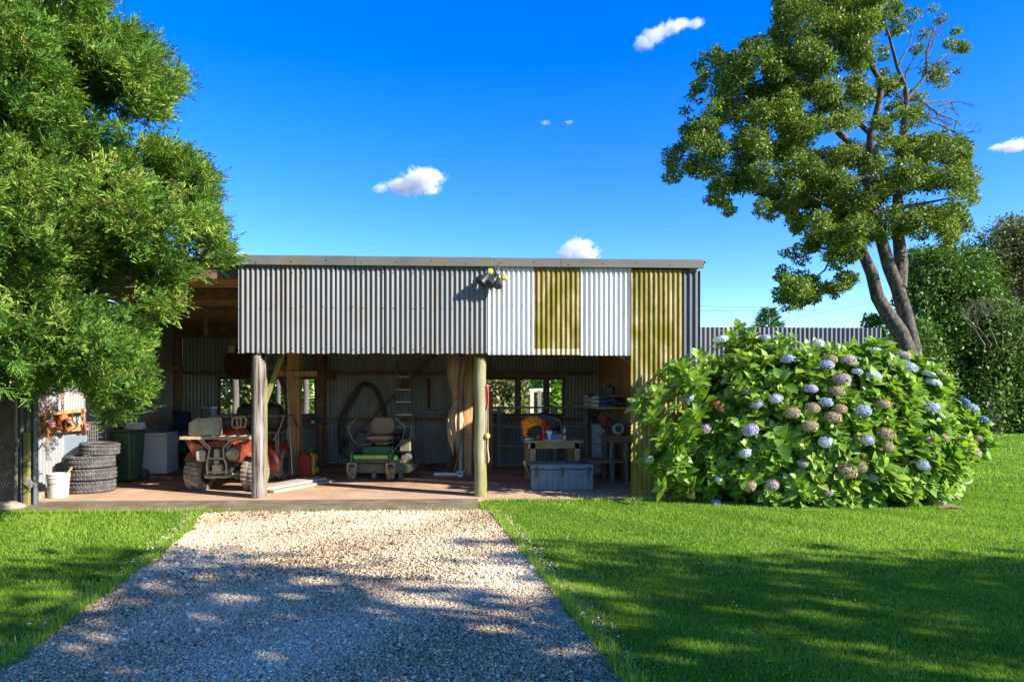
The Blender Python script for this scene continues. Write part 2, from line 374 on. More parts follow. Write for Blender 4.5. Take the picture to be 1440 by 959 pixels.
for i in range(5):
    mb = MB(); x0, x1 = xa(px_edges[i], YF), xa(px_edges[i+1], YF)
    s = i*1.3
    corr(mb, x0, x1-(.012 if i < 4 else 0), ZB, ZT, YF-.008*(i % 2)-(.02 if i == 0 else 0)*0, zb=lambda x, s=s: .006*math.sin(9*x+s)+.004*math.sin(31*x)+(.012 if i == 4 else 0)*(x > -.12), ph=i*.7)
    o = sp_('fascia_sheet', mb, GALV)
    if gl[i]: o['label'] = gl[i]
mb = MB(); corr(mb, xa(686, YF), xa(750, YF)+.01, ZB-.012, ZT, YF+.006); sp_('fascia_sheet', mb, WHITE_SHEET, label='white fascia sheet beside the floodlights')
mb = MB(); corr(mb, xa(751, YF), xa(815, YF), ZB+.075, ZT, YF-.001, amp=.009); o = sp_('fascia_sheet', mb, MOSS_SHEET, label='mossy olive fascia sheet between two white ones')
mb = MB(); corr(mb, xa(751, YF), xa(815, YF), ZB-.012, ZB+.075, YF-.001, amp=.009); mb.build('bare_edge', MOSS_CLEAN, o, off=SO)
mb = MB(); corr(mb, xa(815.5, YF), xa(888, YF)+.01, ZB-.02, ZT, YF+.006, ph=1.); sp_('fascia_sheet', mb, WHITE_SHEET, label='white fascia sheet at the mossy wall')
mb = MB(); corr(mb, xa(887, YF), xa(959, YF), .0, ZT-.02, YF-.004, amp=.009); sp_('wall_sheet', mb, MOSS_SHEET, label='full height mossy wall sheet')
mb = MB(); corr(mb, xa(958.5, YF), xa(985, YF), .0, ZT-.03, YF+.012, pitch=.085, amp=.012); sp_('wall_sheet', mb, DARK_SHEET, label='dark grey corner sheet')
# outer right side wall
mb = MB(); corr(mb, YF+.02, 15.2, 0, 3.1, 3.215, axis='Y', n=6); sp_('side_wall', mb, ROOF_SHEET)
mb = MB()
for a_, b_e, z_s in ((335, 686, (ZB+.07, ZB+.66, ZT-.10)), (687, 750, (ZB+.05, ZB+.70, ZT-.12)), (816, 887, (ZB+.06, ZB+.66, ZT-.10)), (889, 958, (.55, 1.2, ZB+.06, ZB+.66, ZT-.12))):
    x_ = math.ceil(xa(a_, YF)/PITCH)*PITCH; k_ = 0
    while x_ < xa(b_e, YF)-.02:
        for z_ in z_s:
            if (k_ % 3) != 1: mb.lathe([(.009, 0), (.008, -.004), (0, -.006)], (x_, YF-.0165-.004*(a_ == 335), z_+random.uniform(-.012, .012)), 'Y', 8)
        x_ += PITCH*2; k_ += 1
o = sp_('nail_heads', mb, DARKSTEEL); o['kind'] = 'stuff'
# flashing
mb = MB()
XL, XR = xa(333, YF), xa(988, YF)
xs = [XL, xa(500, YF), xa(693, YF), xa(788, YF), XR]
for i in range(4):
    mb.bb(xs[i]+.001, xs[i+1]-.001, YF-.06-(.004 if i % 2 else 0), YF-.03, ZT-.005, ZT+.135-.004*i)
    mb.bb(xs[i]+.001, xs[i+1]-.001, YF-.03, YF+.22, ZT+.12-.004*i, ZT+.131-.004*i)
sp_('roof_flashing', mb, FLASH, smooth=False, bevel=.006)
for k in range(14):
    mb = MB(); mb.ell((XL+.3+k*.5, YF-.068, ZT+.03+.02*((k*7) % 3)), (.008, .006, .008), 8, 6); sp_('screw', mb, DARKSTEEL)
# roof: corrugated over boards
mb = MB(); V = []; m = int((3.3+6.85)/PITCH*6)
for i in range(m+1):
    x = -6.85+(3.3+6.85)*i/m; d = .009*math.cos(2*math.pi*x/PITCH)
    for y in (YF-.02, 15.7): V.append((x, y, ZT+.10-(y-YF)*.075+d))
mb.add(V, [(2*i, 2*i+2, 2*i+3, 2*i+1) for i in range(m)]); sp_('roof', mb, ROOF_SHEET)
def rz_(y): return ZT+.085-(y-YF)*.075
mb = MB(); y = YF+.05; k = 0
while y < 15.1:
    w = .17+.07*((k*13) % 5)/4
    x = -6.55
    while x < 3.1:
        L = random.uniform(1.4, 3.2); e = min(x+L, 3.15)
        dz = -.03-.012*random.random()
        mb.add([(x+.004, y, rz_(y)+dz-.022), (e-.004, y, rz_(y)+dz-.022), (e-.004, y+w-.02, rz_(y+w)+dz-.022), (x+.004, y+w-.02, rz_(y+w)+dz-.022),
                (x+.004, y, rz_(y)+dz), (e-.004, y, rz_(y)+dz), (e-.004, y+w-.02, rz_(y+w)+dz), (x+.004, y+w-.02, rz_(y+w)+dz)],
               [(3, 2, 1, 0), (4, 5, 6, 7), (0, 1, 5, 4), (1, 2, 6, 5), (2, 3, 7, 6), (3, 0, 4, 7)])
        x = e
    y += w+(.0 if k % 3 else .05); k += 1
sp_('roof_boards', mb, WOOD_DECK, smooth=False)
for y in (10.15, 11.6, 13.1, 14.7):
    mb = MB(); mb.bar((-6.55, y, rz_(y)-.16), (3.1, y, rz_(y)-.16), .07, .18); sp_('purlin', mb, WOOD_BROWN, smooth=False)
for px, Y in ((290, 13.1),):
    mb = MB(); mb.bar((xa(px, Y), Y, rz_(Y)-.25), (xa(px, Y), Y, rz_(Y)-.62), .06, .05); sp_('hanger', mb, WOOD_BROWN)
# back wall with two window openings
YB = 15.2; BX0, BX1 = -6.6, 3.2; BTOP = 2.94
W = [(xa(311, YB), xa(443, YB)), (xa(681, YB), xa(790, YB))]
WZ0, WZ1 = za(720, 581, YB), za(720, 534, YB)
mb = MB()
kw = dict(pitch=.078, amp=.014, n=10)
corr(mb, BX0, BX1, WZ1, BTOP, YB, **kw); corr(mb, BX0, BX1, FZ-.03, WZ0, YB+.004, **kw)
e = [BX0, *W[0], *W[1], BX1]
for i in (0, 2, 4): corr(mb, e[i], e[i+1], WZ0, WZ1, YB+.002, **kw)
sp_('back_wall', mb, INNER_SHEET)
for (x0, x1), mull in zip(W, ([372], [728, 748, 757.5, 768])):
    mb = MB(); t = .05
    mb.bb(x0-t, x1+t, YB-.06, YB-.012, WZ1, WZ1+.06); mb.bb(x0-t, x1+t, YB-.06, YB-.012, WZ0-.06, WZ0)
    mb.bb(x0-t, x0, YB-.058, YB-.014, WZ0, WZ1); mb.bb(x1, x1+t, YB-.058, YB-.014, WZ0, WZ1)
    wf = sp_('window_frame', mb, WOOD_BROWN, smooth=False)
    for q in mull:
        if q in (748, 757.5): continue
        mb = MB(); mb.bb(xa(q-4.5, YB), xa(q+4.5, YB), YB-.055, YB-.016, WZ0, WZ1); mb.build('mullion', DARKSTEEL, wf, off=SO, smooth=False)
for z in (2.02, WZ0-.13):
    mb = MB(); mb.bar((BX0+.05, YB-.08, z), (BX1-.7, YB-.08, z), .05, .075); sp_('girt', mb, WOOD_BROWN, smooth=False)
mb = MB(); mb.bar((BX0+.05, YB-.1, BTOP-.09), (BX1, YB-.1, BTOP-.09), .12, .14); sp_('wall_plate', mb, WOOD_BROWN, smooth=False)
# side wall, left (sunlit inside), and stub wall facing front
mb = MB(); corr(mb, 10.35, YB, 0, 3.2, -6.62, axis='Y', n=8, pitch=.076); sp_('side_wall', mb, SIDE_SHEET)
mb = MB(); corr(mb, xa(21, 9.55), xa(53, 9.55), 0, 2.6, 9.55, pitch=.086, amp=.016, n=14); sp_('wall_sheet', mb, DARK_SHEET, label='dark blue grey stub wall behind the garden tap')
mb = MB()
for z in (1.0, 2.1): mb.bar((-6.55, 10.4, z), (-6.55, YB, z), .07, .09)
sp_('girt', mb, WOOD_WARM, smooth=False)
mb = MB(); mb.bar((-6.53, 11.7, 2.4), (-6.53, 12.6, 1.1), .09, .05, up=(1, 0, 0)); sp_('brace', mb, WOOD_WARM)
# ply lining on the right
mb = MB()
for k in range(4):
    y0 = 11.7+k*.9
    mb.bb(2.56, 2.58, y0+.004, min(y0+.9, YB-.06)-.004, 0, 3.0)
mb.bb(2.58, 3.18, 11.7, 11.72, 0, 2.9)
sp_('ply_lining', mb, PLY, smooth=False)
# posts
def post(px0, px1, Y, z1, m, label=None, round_=False, z0=FZ-.03, n=10):
    x0, x1 = xa(px0, Y), xa(px1, Y); c = (x0+x1)/2; w = x1-x0
    mb = MB()
    if round_:
        P = [(c+.008*math.sin(i*1.1), Y, z0+(z1-z0)*i/12) for i in range(13)]
        mb.tube(P, [w/2*(1.0+.02*math.sin(i*2.1)) for i in range(13)], 18, jit=.012)
    else:
        mb.bb(c-w/2, c+w/2, Y-w/2, Y+w/2, z0, z1)
    return sp_('post', mb, m, label=label, bevel=0 if round_ else .012)
# left front post: split old timber
mb = MB(); x0, x1 = xa(354, 10.12), xa(373, 10.12); c = (x0+x1)/2
prof = []
for k in range(40):
    t = 2*math.pi*k/40; r = 1+.05*math.sin(3*t+.4)-.22*(abs(((t*180/math.pi+90) % 360)-172) < 7)-.16*(abs(((t*180/math.pi+90) % 360)-205) < 6)-.13*(abs(((t*180/math.pi+90) % 360)-150) < 5)
    prof.append((math.cos(t)*r, math.sin(t)*r))
V = []; nz = 16
for i in range(nz+1):
    z = FZ-.03+(2.06+.03)*i/nz
    s = (x1-x0)/2*(1.05-.06*i/nz+.015*math.sin(i*1.9))
    for k, (a, b) in enumerate(prof):
        zz = z if i < nz else z+.05*math.sin(k*.8)-.04*math.sin(k*.35)
        V.append((c+a*s*(1+.02*math.sin(i*.8+k)), 10.12+b*s, zz))
mb.add(V, [(i*40+k, i*40+(k+1) % 40, (i+1)*40+(k+1) % 40, (i+1)*40+k) for i in range(nz) for k in range(40)]+[tuple(nz*40+k for k in range(40))])
sp_('post', mb, WOOD_GREY, label='weathered grey split post holding up the fascia')
post(358, 374, 10.28, 3.25, WOOD_GREEN, label='squared backing post behind the split post')
post(666.5, 684, 10.15, 2.07, WOOD_MOSS, 'round mossy yellow green front post', True)
post(668, 682, 10.33, 3.25, WOOD_GREEN)
post(406, 423, 13.2, 3.1, WOOD_WARM, 'warm brown squared post inside the shed', n=1)
post(401, 407, 13.3, 3.1, WOOD_BROWN)
post(446, 457, 15.02, 2.9, WOOD_BROWN, 'brown post on the back wall')
post(652, 664, 12.9, 3.1, WOOD_WARM, 'warm post beside the furled umbrella')
post(241, 256, 14.95, 2.9, WOOD_BROWN, 'dark corner post', True)
post(896, 912, 10.15, 3.3, WOOD_BROWN)
def abar(name, p, q, w, h, m, **k):
    mb = MB(); mb.bar(p, q, w, h, **k); return sp_(name, mb, m, bevel=.004, smooth=False)
abar('crossbeam', at(388, 525.5, 13.06), at(446, 525.5, 13.06), .06, .1, WOOD_WARM)
abar('crossbeam', at(430, 527, 13.4), at(472, 531, 15.0), .06, .1, WOOD_BROWN)
abar('crossbeam', at(376, 517, 13.6), at(432, 522, 13.15), .05, .06, WOOD_WARM)
abar('brace', at(392, 528, 13.3), at(419, 600, 13.08), .05, .1, WOOD_BROWN, up=(0, 1, 0))
abar('brace', at(399, 492, 10.5), at(369, 577, 10.32), .06, .07, WOOD_GREEN, up=(0, 1, 0))
abar('brace', at(478, 632, 15.08), at(625, 485, 15.08), .05, .13, WOOD_BROWN, up=(0, 1, 0))
abar('beam', (-3.6, 10.2, 3.2), (2.3, 10.2, 3.2), .08, .18, WOOD_BROWN)
abar('batten', at(603, 532, 15.09), at(603, 575, 15.09), .05, .13, RUST, up=(0, 1, 0))
abar('wall_rail', at(590, 580, 15.0), at(626, 580, 15.0), .05, .06, LIDGREY)
# ------------------------------------------------------------------ things in and around the shed
def P(x, y, z): return (x, y, z)
# --- tyres
def tyre(mb_, r, w, n=38, tread=True):
    """lying flat: axis Z, bottom at z 0"""
    prof = [(r*.60, w*.16), (r*.62, w*.05), (r*.80, 0), (r*.95, w*.05), (r*.985, w*.12)]
    zs = 8
    ring = [(r*.60, w*.16), (r*.66, w*.03), (r*.80, 0), (r*.94, w*.04)]
    tr = [(r, w*.10+w*.80*i/zs) for i in range(zs+1)]
    ring += tr+[(r*.94, w*.96), (r*.80, w), (r*.66, w*.97), (r*.60, w*.84)]
    m = len(ring); V = []
    N = n*4
    for k in range(N):
        t = 2*math.pi*k/N
        for i, (a, z) in enumerate(ring):
            rr = a
            j = i-4
            if 0 <= j <= zs and tread:
                zig = (k+(2 if j % 2 else 0)) % 4
                if zig == 0 or j in (2, 6): rr = a-.016
            V.append((rr*math.cos(t), rr*math.sin(t), z))
    Fs = [(k*m+i, ((k+1) % N)*m+i, ((k+1) % N)*m+i+1, k*m+i+1) for k in range(N) for i in range(m-1)]
    return mb_.add(V, Fs)
g0 = gp(128, 695, FZ); sc_ = 960/ (g0.y)
TY = [('bottom tyre of the stack beside the white bucket', 0, 0), ('second tyre up in the stack beside the white bucket', .006, .19), ('third tyre up in the stack beside the white bucket', -.006, .38)]
tr_ = .345
mb = MB(); tyre(mb, tr_, .185); t0 = mb.build('tyre', RUBBER)
tb = (xa(128, g0.y+tr_), g0.y+tr_, FZ)
for i, (lb, dx, z) in enumerate(TY):
    o = t0 if i == 0 else t0.copy()
    if i: COL.objects.link(o)
    o.location = (tb[0]+dx, tb[1]+dx, FZ+z); o.rotation_euler = (0, 0, i*1.3)
    tag(o, lb, 'tyre', 'stacked tyres')
o = t0.copy(); COL.objects.link(o); o.location = (xa(139, tb[1]+.1), tb[1]+.12, FZ+.575); o.scale = (.82, .82, .95); o.rotation_euler = (R(4), R(1), 1)
tag(o, 'smaller topmost tyre lying on the stack beside the bucket', 'tyre', 'stacked tyres')
# --- bucket with stick
g = gp(82, 699, FZ); t = thing('paint_bucket', 'white dirty paint bucket with a stick in it beside the tyres', 'bucket', g)
mb = MB(); r = .145
mb.lathe([(r*.86, 0), (r*.9, .01), (r*1.0, .285), (r*1.06, .29), (r*1.06, .305), (r*1.02, .31), (r*1.02, .33), (r*1.07, .335), (r*1.07, .35), (r*1.0, .352), (r*.97, .345), (r*.84, .02), (0, .02)], n=32)
mb.build('pail', WHITE_PLASTIC, t)
mb = MB(); mb.tube([(.0, 0, .04), (.08, .02, .3), (.17, .04, .43)], [.016, .016, .018], 8); mb.build('stick', BENCH_WOOD, t)
mb = MB(); mb.tube([(r*1.08*math.cos(a), r*1.08*math.sin(a)-.0, .315-.10*math.sin((a-math.pi)/1)*1.0) for a in np.linspace(math.pi, 2*math.pi, 12)], .003, 6); mb.build('handle', STEEL, t)
for px_, z_, w_ in ((-.05, .2, .035), (.03, .24, .03), (-.06, .12, .02)):
    mb = MB(); a = math.asin(px_/.14); mb.box((px_, -math.sqrt(.138**2-px_**2)-.0, z_), (w_, .006, .018), (0, 0, a)); mb.build('label_scrap', BLACK, t)
# --- leaning board
g = gp(84, 690, FZ); t = one('grey_board', MB().box((0, 0, .43), (.62, .025, .86), (R(-6), 0, 0)), BOARD, 'pale blue grey flat panel standing behind the white bucket', 'panel', (xa(88, 11.0), 11.05, FZ), R(6), smooth=False, bevel=.004)
one('wooden_plank', MB().box((0, 0, .43), (.09, .03, .86), (R(-4), 0, 0)), WOOD_BROWN, 'dark wooden plank upright at the edge of the pale panel', 'plank', (xa(58, 10.95), 10.95, FZ), 0, smooth=False)
one('brick', MB().box((0, 0, .05), (.09, .16, .1)), STONE, 'pinkish brick at the foot of the pale panel', 'brick', (xa(55, 10.1), 10.1, FZ), .2, bevel=.008)
# --- garden tap on a mossy stake
g = gp(38, 714); t = thing('garden_tap', 'brass garden tap on a mossy green timber stake', 'tap', g)
mb = MB(); mb.bb(-.035, .035, -.03, .03, -.05, 1.02); mb.build('stake', WOOD_GREEN, t, bevel=.006)
mb = MB(); mb.tube([(-.055, -.03, 0), (-.055, -.035, .86)], .012, 8)
mb.build('pipe', DARKSTEEL, t)
mb = MB(); mb.tube([(-.055, -.04, .86), (-.055, -.08, .875), (-.03, -.14, .87), (-.01, -.16, .835)], [.016, .016, .015, .013], 10); mb.cyl((-.055, -.085, .88), (-.055, -.085, .94), .009); mb.bar((-.095, -.085, .945), (-.015, -.085, .945), .016, .012)
mb.build('spout', BRASS, t)
mb = MB(); mb.box((.05, -.045, .34), (.13, .015, .09), (0, R(38), 0)); mb.build('tag_plate', WOOD_GREY, t)
one('rock', MB().ell((0, 0, .03), (.2, .13, .09), 14, 8), STONE, 'small brown rock at the lawn corner by the wire enclosure', 'rock', gp(12, 717), .3, jitter=.012)
# --- wire mesh enclosure at the far left
g = gp(8, 716); YG = g.y
t = thing('wire_enclosure', 'dark pen fronted with chicken wire at the left edge', 'animal pen', (xa(8, YG), YG, 0))
x0, x1 = -1.5, xa(22, YG)-xa(8, YG); zt = za(8, 547, YG)
mb = MB(); mb.tube([(x0, 0, .03), (x0, 0, zt), (x1-.03, 0, zt), (x1, 0, zt-.03), (x1, 0, .03)], .022, 8); mb.tube([(x0, 0, za(8, 629, YG)), (x1, 0, za(8, 629, YG))], .014, 6); mb.tube([(x0*.5, -.01, .4), (x1, -.01, za(8, 652, YG))], .008, 6)
mb.build('frame', WOOD_GREY, t)
mb = MB(); h = .05; ny = int(zt/(h*.75))
for j in range(ny):
    for i in range(int((x1-x0)/(h*.87))):
        cx = x0+.03+i*h*.87+(h*.433 if j % 2 else 0); cz = .05+j*h*.75
        if cx > x1-.03 or cz > zt-.05: continue
        for a0, a1 in ((30, 90), (90, 150), (150, 210)):
            p = [(cx+h/2*math.cos(R(a)), 0, cz+h/2*math.sin(R(a))) for a in (a0, a1)]
            mb.tube(p, .0016, 3, caps=False)
mb.build('wire_mesh', WIRE, t)
mb = MB(); mb.bb(x0, x1-.24, .33, .36, 0, zt+.03); mb.build('pen_wall', WOOD_BROWN, t, smooth=False)
# --- rusty tools hanging on the sunlit left wall (x = -6.55)
XW = -6.56
def wl(px, py, d=0.0):
    """point on the left inner wall"""
    a = (px-720)/F; dx = SY+CY*a; dy = CY-SY*a; tt = (XW+d)/dx
    return Vector((XW+d, dy*tt, CH+(HOR-py)/F*tt))
c1 = wl(82, 590, .05)
def disc(name, px, py, r, lb, m, d=.05):
    t = thing(name, lb, 'farm tool', wl(px, py, d))
    mb = MB(); mb.lathe([(0, .0), (r*.3, .012), (r*.85, .03), (r, .04), (r*.85, .036), (r*.3, .02), (0, .014)], axis='X', n=28); mb.build('blade', m, t)
    mb = MB(); mb.cyl((-.06, 0, 0), (.06, 0, 0), .025); mb.build('hub', RUST, t)
    return t
disc('plough_disc', 86, 592, .13, 'rusty orange plough disc hung highest on the sunlit tool wall', ORANGE_RUST)
disc('plough_disc', 77, 596, .10, 'small brown plough disc left of the orange one', RUST, .08)
disc('plough_disc', 93, 597, .10, 'orange plough disc overlapping the highest one on its right', ORANGE_RUST, .1)
t = thing('float_ball', 'pinkish red float ball hanging among the rusty discs', 'float', wl(73, 597, .2))
mb = MB(); mb.ell((0, 0, 0), (.055, .055, .055)); mb.build('ball', mat('faded_pink', (.62, .2, .2), rough=.5), t)
mb = MB(); mb.tube([(0, 0, .05), (.0, 0, .25)], .005, 5); mb.build('cord', ROPE, t)
t = thing('rusty_chain', 'orange rusty chain hanging high on the sunlit left wall', 'chain', wl(88, 560, .06))
p0, p1 = wl(88, 540, .06), wl(88, 590, .06)
for k in range(12):
    q = p0.lerp(p1, k/11)-t.location
    mb = MB(); ph = k % 2
    mb.tube([q+Vector((.0 if ph else .016*math.cos(a), .016*math.cos(a) if ph else 0, .03*math.sin(a))) for a in np.linspace(0, 2*math.pi, 11)], .006, 6, caps=False); mb.build('link', ORANGE_RUST, t)
t = thing('rusty_chain', 'rusty chain bunched at the right end of the tool rail', 'chain', wl(117, 595, .08))
p0, p1 = wl(116, 578, .08), wl(118, 617, .08)
for k in range(12):
    q = p0.lerp(p1, k/11)-t.location+Vector((0, .02*math.sin(k*2), 0))
    mb = MB(); ph = k % 2
    mb.tube([q+Vector((.0 if ph else .02*math.cos(a), .02*math.cos(a) if ph else 0, .034*math.sin(a))) for a in np.linspace(0, 2*math.pi, 11)], .009, 6, caps=False); mb.build('link', ORANGE_RUST if k % 3 else RUST, t)
o = one('tool_rail', MB().bar(wl(60, 583, .04), wl(119, 577, .04), .05, .04), WOOD_WARM, 'thin timber rail the rusty tools hang from', 'rail')
for i, (px, py, L, lb) in enumerate(((58, 583, .35, 'thin rusty rod hanging leftmost on the tool rail'), (63, 580, .48, 'rusty bent sickle hanging second from the left on the tool rail'), (101, 580, .28, 'short rusty spike hanging between the discs and the chain'))):
    q = wl(px, py, .07); mb = MB()
    mb.tube([(0, 0, 0), (0, .02, -L*.5), (0, .05+.05*i, -L*.8), (0, -.02, -L)], [.012, .014, .012, .008], 7); one('rusty_hook', mb, RUST if i != 1 else ORANGE_RUST, lb, 'hook', q)
# secateur like claw pair (crossed tongs)
q = wl(69, 574, .07); t = thing('hay_tongs', 'rusty crossed tongs hanging at the left of the plough discs', 'tongs', q)
for s in (-1, 1):
    mb = MB(); mb.tube([(0, s*.13, .1), (0, 0, -.06), (0, -s*.14, -.2), (0, -s*.05, -.31)], [.01, .012, .012, .006], 7); mb.build('jaw', ORANGE_RUST, t)
# wire rack
g = gp(129, 680, FZ); t = thing('wire_crate', 'pale wire crate standing up behind the tyre stack', 'crate', (xa(129, 11.3), 11.3, za(129, 622, 11.3)))
mb = MB(); w, h2 = .09, .32
for k in range(6): mb.tube([(-w+2*w*k/5, 0, 0), (-w+2*w*k/5, 0, h2)], .006, 5)
for k in range(6): mb.tube([(-w, 0, h2*k/5), (w, 0, h2*k/5)], .006, 5)
mb.build('front_grid', STEEL, t)
for x in (-w, w):
    mb = MB()
    for k in range(5): mb.tube([(x, 0, h2*k/4), (x, .25, h2*k/4)], .006, 5)
    mb.tube([(x, .25, 0), (x, .25, h2)], .006, 5); mb.build('side_grid', STEEL, t)
t_l = thing('storage_bench', 'low timber bench behind the tyres that carries the wire crate', 'bench', (xa(128, 11.45), 11.45, FZ))
zt_ = za(129, 622, 11.3)-FZ-.005
mb = MB(); mb.bb(-.45, .28, -.22, .3, zt_-.04, zt_); mb.build('bench_top', WOOD_BROWN, t_l, smooth=False)
for x in (-.4, .22):
    mb = MB(); mb.bb(x-.03, x+.03, -.18, .25, 0, zt_-.04); mb.build('leg', WOOD_BROWN, t_l, smooth=False)
# --- wheelie bin
g = gp(173, 679, FZ); t = thing('wheelie_bin', 'dark green wheelie bin half hidden by the drooping foliage', 'bin', g+Vector((-.02, .25, 0)), R(-12))
mb = MB(); a, b = .135, .19
mb.add([(-a, -b*.86, .03), (a, -b*.86, .03), (a, b*.8, .03), (-a, b*.8, .03), (-a*1.2, -b*1.1, .86), (a*1.2, -b*1.1, .86), (a*1.2, b*1.05, .86), (-a*1.2, b*1.05, .86)], [(3, 2, 1, 0), (4, 5, 6, 7), (0, 1, 5, 4), (1, 2, 6, 5), (2, 3, 7, 6), (3, 0, 4, 7)])
mb.build('bin_body', BINGREEN, t, bevel=.025)
mb = MB(); mb.bb(-a*1.28, a*1.28, -b*1.22, b*1.1, .868, .90); mb.tube([(-a, b*1.2, .86), (a, b*1.2, .86)], .02, 8); mb.build('lid', BINGREEN, t, bevel=.012)
for s in (-1, 1):
    mb = MB(); mb.lathe([(0, -.025), (.085, -.025), (.1, -.015), (.1, .015), (.085, .025), (0, .025)], (s*(a+.05), b*.85, .1), 'X'); mb.build('wheel', BLACK if s < 0 else RUBBER, t)
one('metal_box', MB().prism([(-.14, 0), (.14, 0), (.11, .13), (-.12, .13)], -.12, .12), STEEL, 'grey metal box with sloping sides on the bin lid', 'box', (t.location.x+.10, t.location.y+.02, FZ+.905), R(10), bevel=.008)
# --- freezer
g = gp(236, 668, FZ)
t = thing('chest_freezer', 'dented white chest freezer turned slightly away behind the bin', 'freezer', (xa(213, g.y+.3), g.y+.32, FZ), R(4))
mb = MB(); w, d, h = .38, .30, .735
mb.bb(-w, w, -d, d, .02, h); mb.build('cabinet', WHITE_ENAMEL, t, bevel=.015)
mb = MB(); mb.bb(-w-.008, w+.008, -d-.012, d+.008, h+.006, h+.055); mb.build('lid', WHITE_ENAMEL, t, bevel=.015)
mb = MB(); mb.lathe([(.035, 0), (.042, -.006), (.03, -.008), (0, -.004)], (-.13, -d-.0005, .45), 'Y', 20); mb.build('badge_mark', LIDGREY, t)
mb = MB(); mb.tube([(-.16, -d-.001, .15), (-.165, -d-.002, .33)], .004, 6); mb.build('scratch', LIDGREY, t)
for x in (-w+.05, w-.05):
    for y in (-d+.05, d-.05):
        mb = MB(); mb.cyl((x, y, 0), (x, y, .02), .02); mb.build('foot', BLACK, t)
# --- storage shelf with tubs at the back left
YS = 14.3
t = thing('storage_shelf', 'dark steel shelf behind the freezer and quad bike', 'shelf', (xa(270, YS), YS, FZ))
L0, L1 = xa(246, YS)-t.location.x, xa(312, YS)-t.location.x
zs_ = [za(270, y, YS)-FZ for y in (604, 640)]
mb = MB()
for z in zs_: mb.bb(L0, L1, -.2, .25, z-.03, z); mb.build('shelf_board', DARKSTEEL, t, smooth=False); mb = MB()
for x in (L0+.03, L1-.03):
    for y in (-.17, .22):
        mb = MB(); mb.bb(x-.02, x+.02, y-.02, y+.02, 0, zs_[0]); mb.build('leg', DARKSTEEL, t, smooth=False)
def tub(px0, px1, py0, py1, Y, m, lb, d=.32, lid=None, name='storage_tub', cat='tub'):
    x0, x1 = xa(px0, Y), xa(px1, Y); z0, z1 = za(0, py1, Y), za(0, py0, Y)
    t = thing(name, lb, cat, ((x0+x1)/2, Y, z0)); w = (x1-x0)/2; h = z1-z0
    mb = MB(); k = .88
    mb.add([(-w*k, -d/2*k, 0), (w*k, -d/2*k, 0), (w*k, d/2*k, 0), (-w*k, d/2*k, 0), (-w*.97, -d/2, h*.9), (w*.97, -d/2, h*.9), (w*.97, d/2, h*.9), (-w*.97, d/2, h*.9)], [(3, 2, 1, 0), (4, 5, 6, 7), (0, 1, 5, 4), (1, 2, 6, 5), (2, 3, 7, 6), (3, 0, 4, 7)])
    mb.build('tub_body', m, t, bevel=.012)
    mb = MB(); mb.bb(-w, w, -d/2-.012, d/2+.012, h*.9+.002, h); mb.build('lid', lid or m, t, bevel=.008)
    return t
ztop = FZ+zs_[0]
yy = HOR-(ztop-CH)*F/(YS*CY+xa(260, YS)*SY)-.5
tub(247, 270, 578, yy, YS, DARKBLUE, 'dark blue storage tub at the left end of the back shelf')
tub(272, 287, 572, yy, YS, LIDGREY, 'tall grey storage tub in the middle of the back shelf')
tub(288, 301, 572, yy, YS, LIDGREY, 'narrow grey storage tub next to the window', lid=STEEL)
zt2 = FZ+zs_[1]; yy2 = HOR-(zt2-CH)*F/(YS*CY+xa(260, YS)*SY)-.5
tub(246, 268, 622, yy2, YS, GREEN_PAINT, 'bright green tub on the lower back shelf')
tub(272, 300, 618, yy2, YS, DARKBLUE, 'dark blue tub on the lower back shelf')
# --- round rusty disc hanging and box lamp
YD = 14.9
t = thing('fire_pit_lid', 'large round rusty mesh lid hanging on the back wall above the window', 'lid', at(337, 511, YD))
r = 21/960*(YD)
mb = MB(); mb.lathe([(0, -.03), (r*.5, -.026), (r*.9, -.008), (r, 0), (r, .012), (0, .012)], axis='Y', n=40); mb.build('mesh_plate', mat('pierced_rust', [(.3, (.09, .035, .02)), (.7, (.2, .085, .045))], rough=.95, scale=14, dirt=(.006, .004, .004), dscale=30, dlo=.52, dhi=.56), t)
mb = MB(); mb.tube([(r*math.cos(a), -.004, r*math.sin(a)) for a in np.linspace(0, 2*math.pi, 41)], .012, 6, caps=False); mb.build('rim', RUST, t)
t = thing('switch_box', 'small cream electrical box above the rusty round lid', 'electrical box', at(326, 491.5, 14.2))
mb = MB(); mb.bb(-.055, .055, -.03, .03, -.07, .07); mb.build('casing', mat('cream_plastic', (.78, .6, .3), rough=.5), t, bevel=.006)
mb = MB(); mb.bb(-.04, .04, -.036, -.031, -.06, .0); mb.build('cover', WHITE_PLASTIC, t)
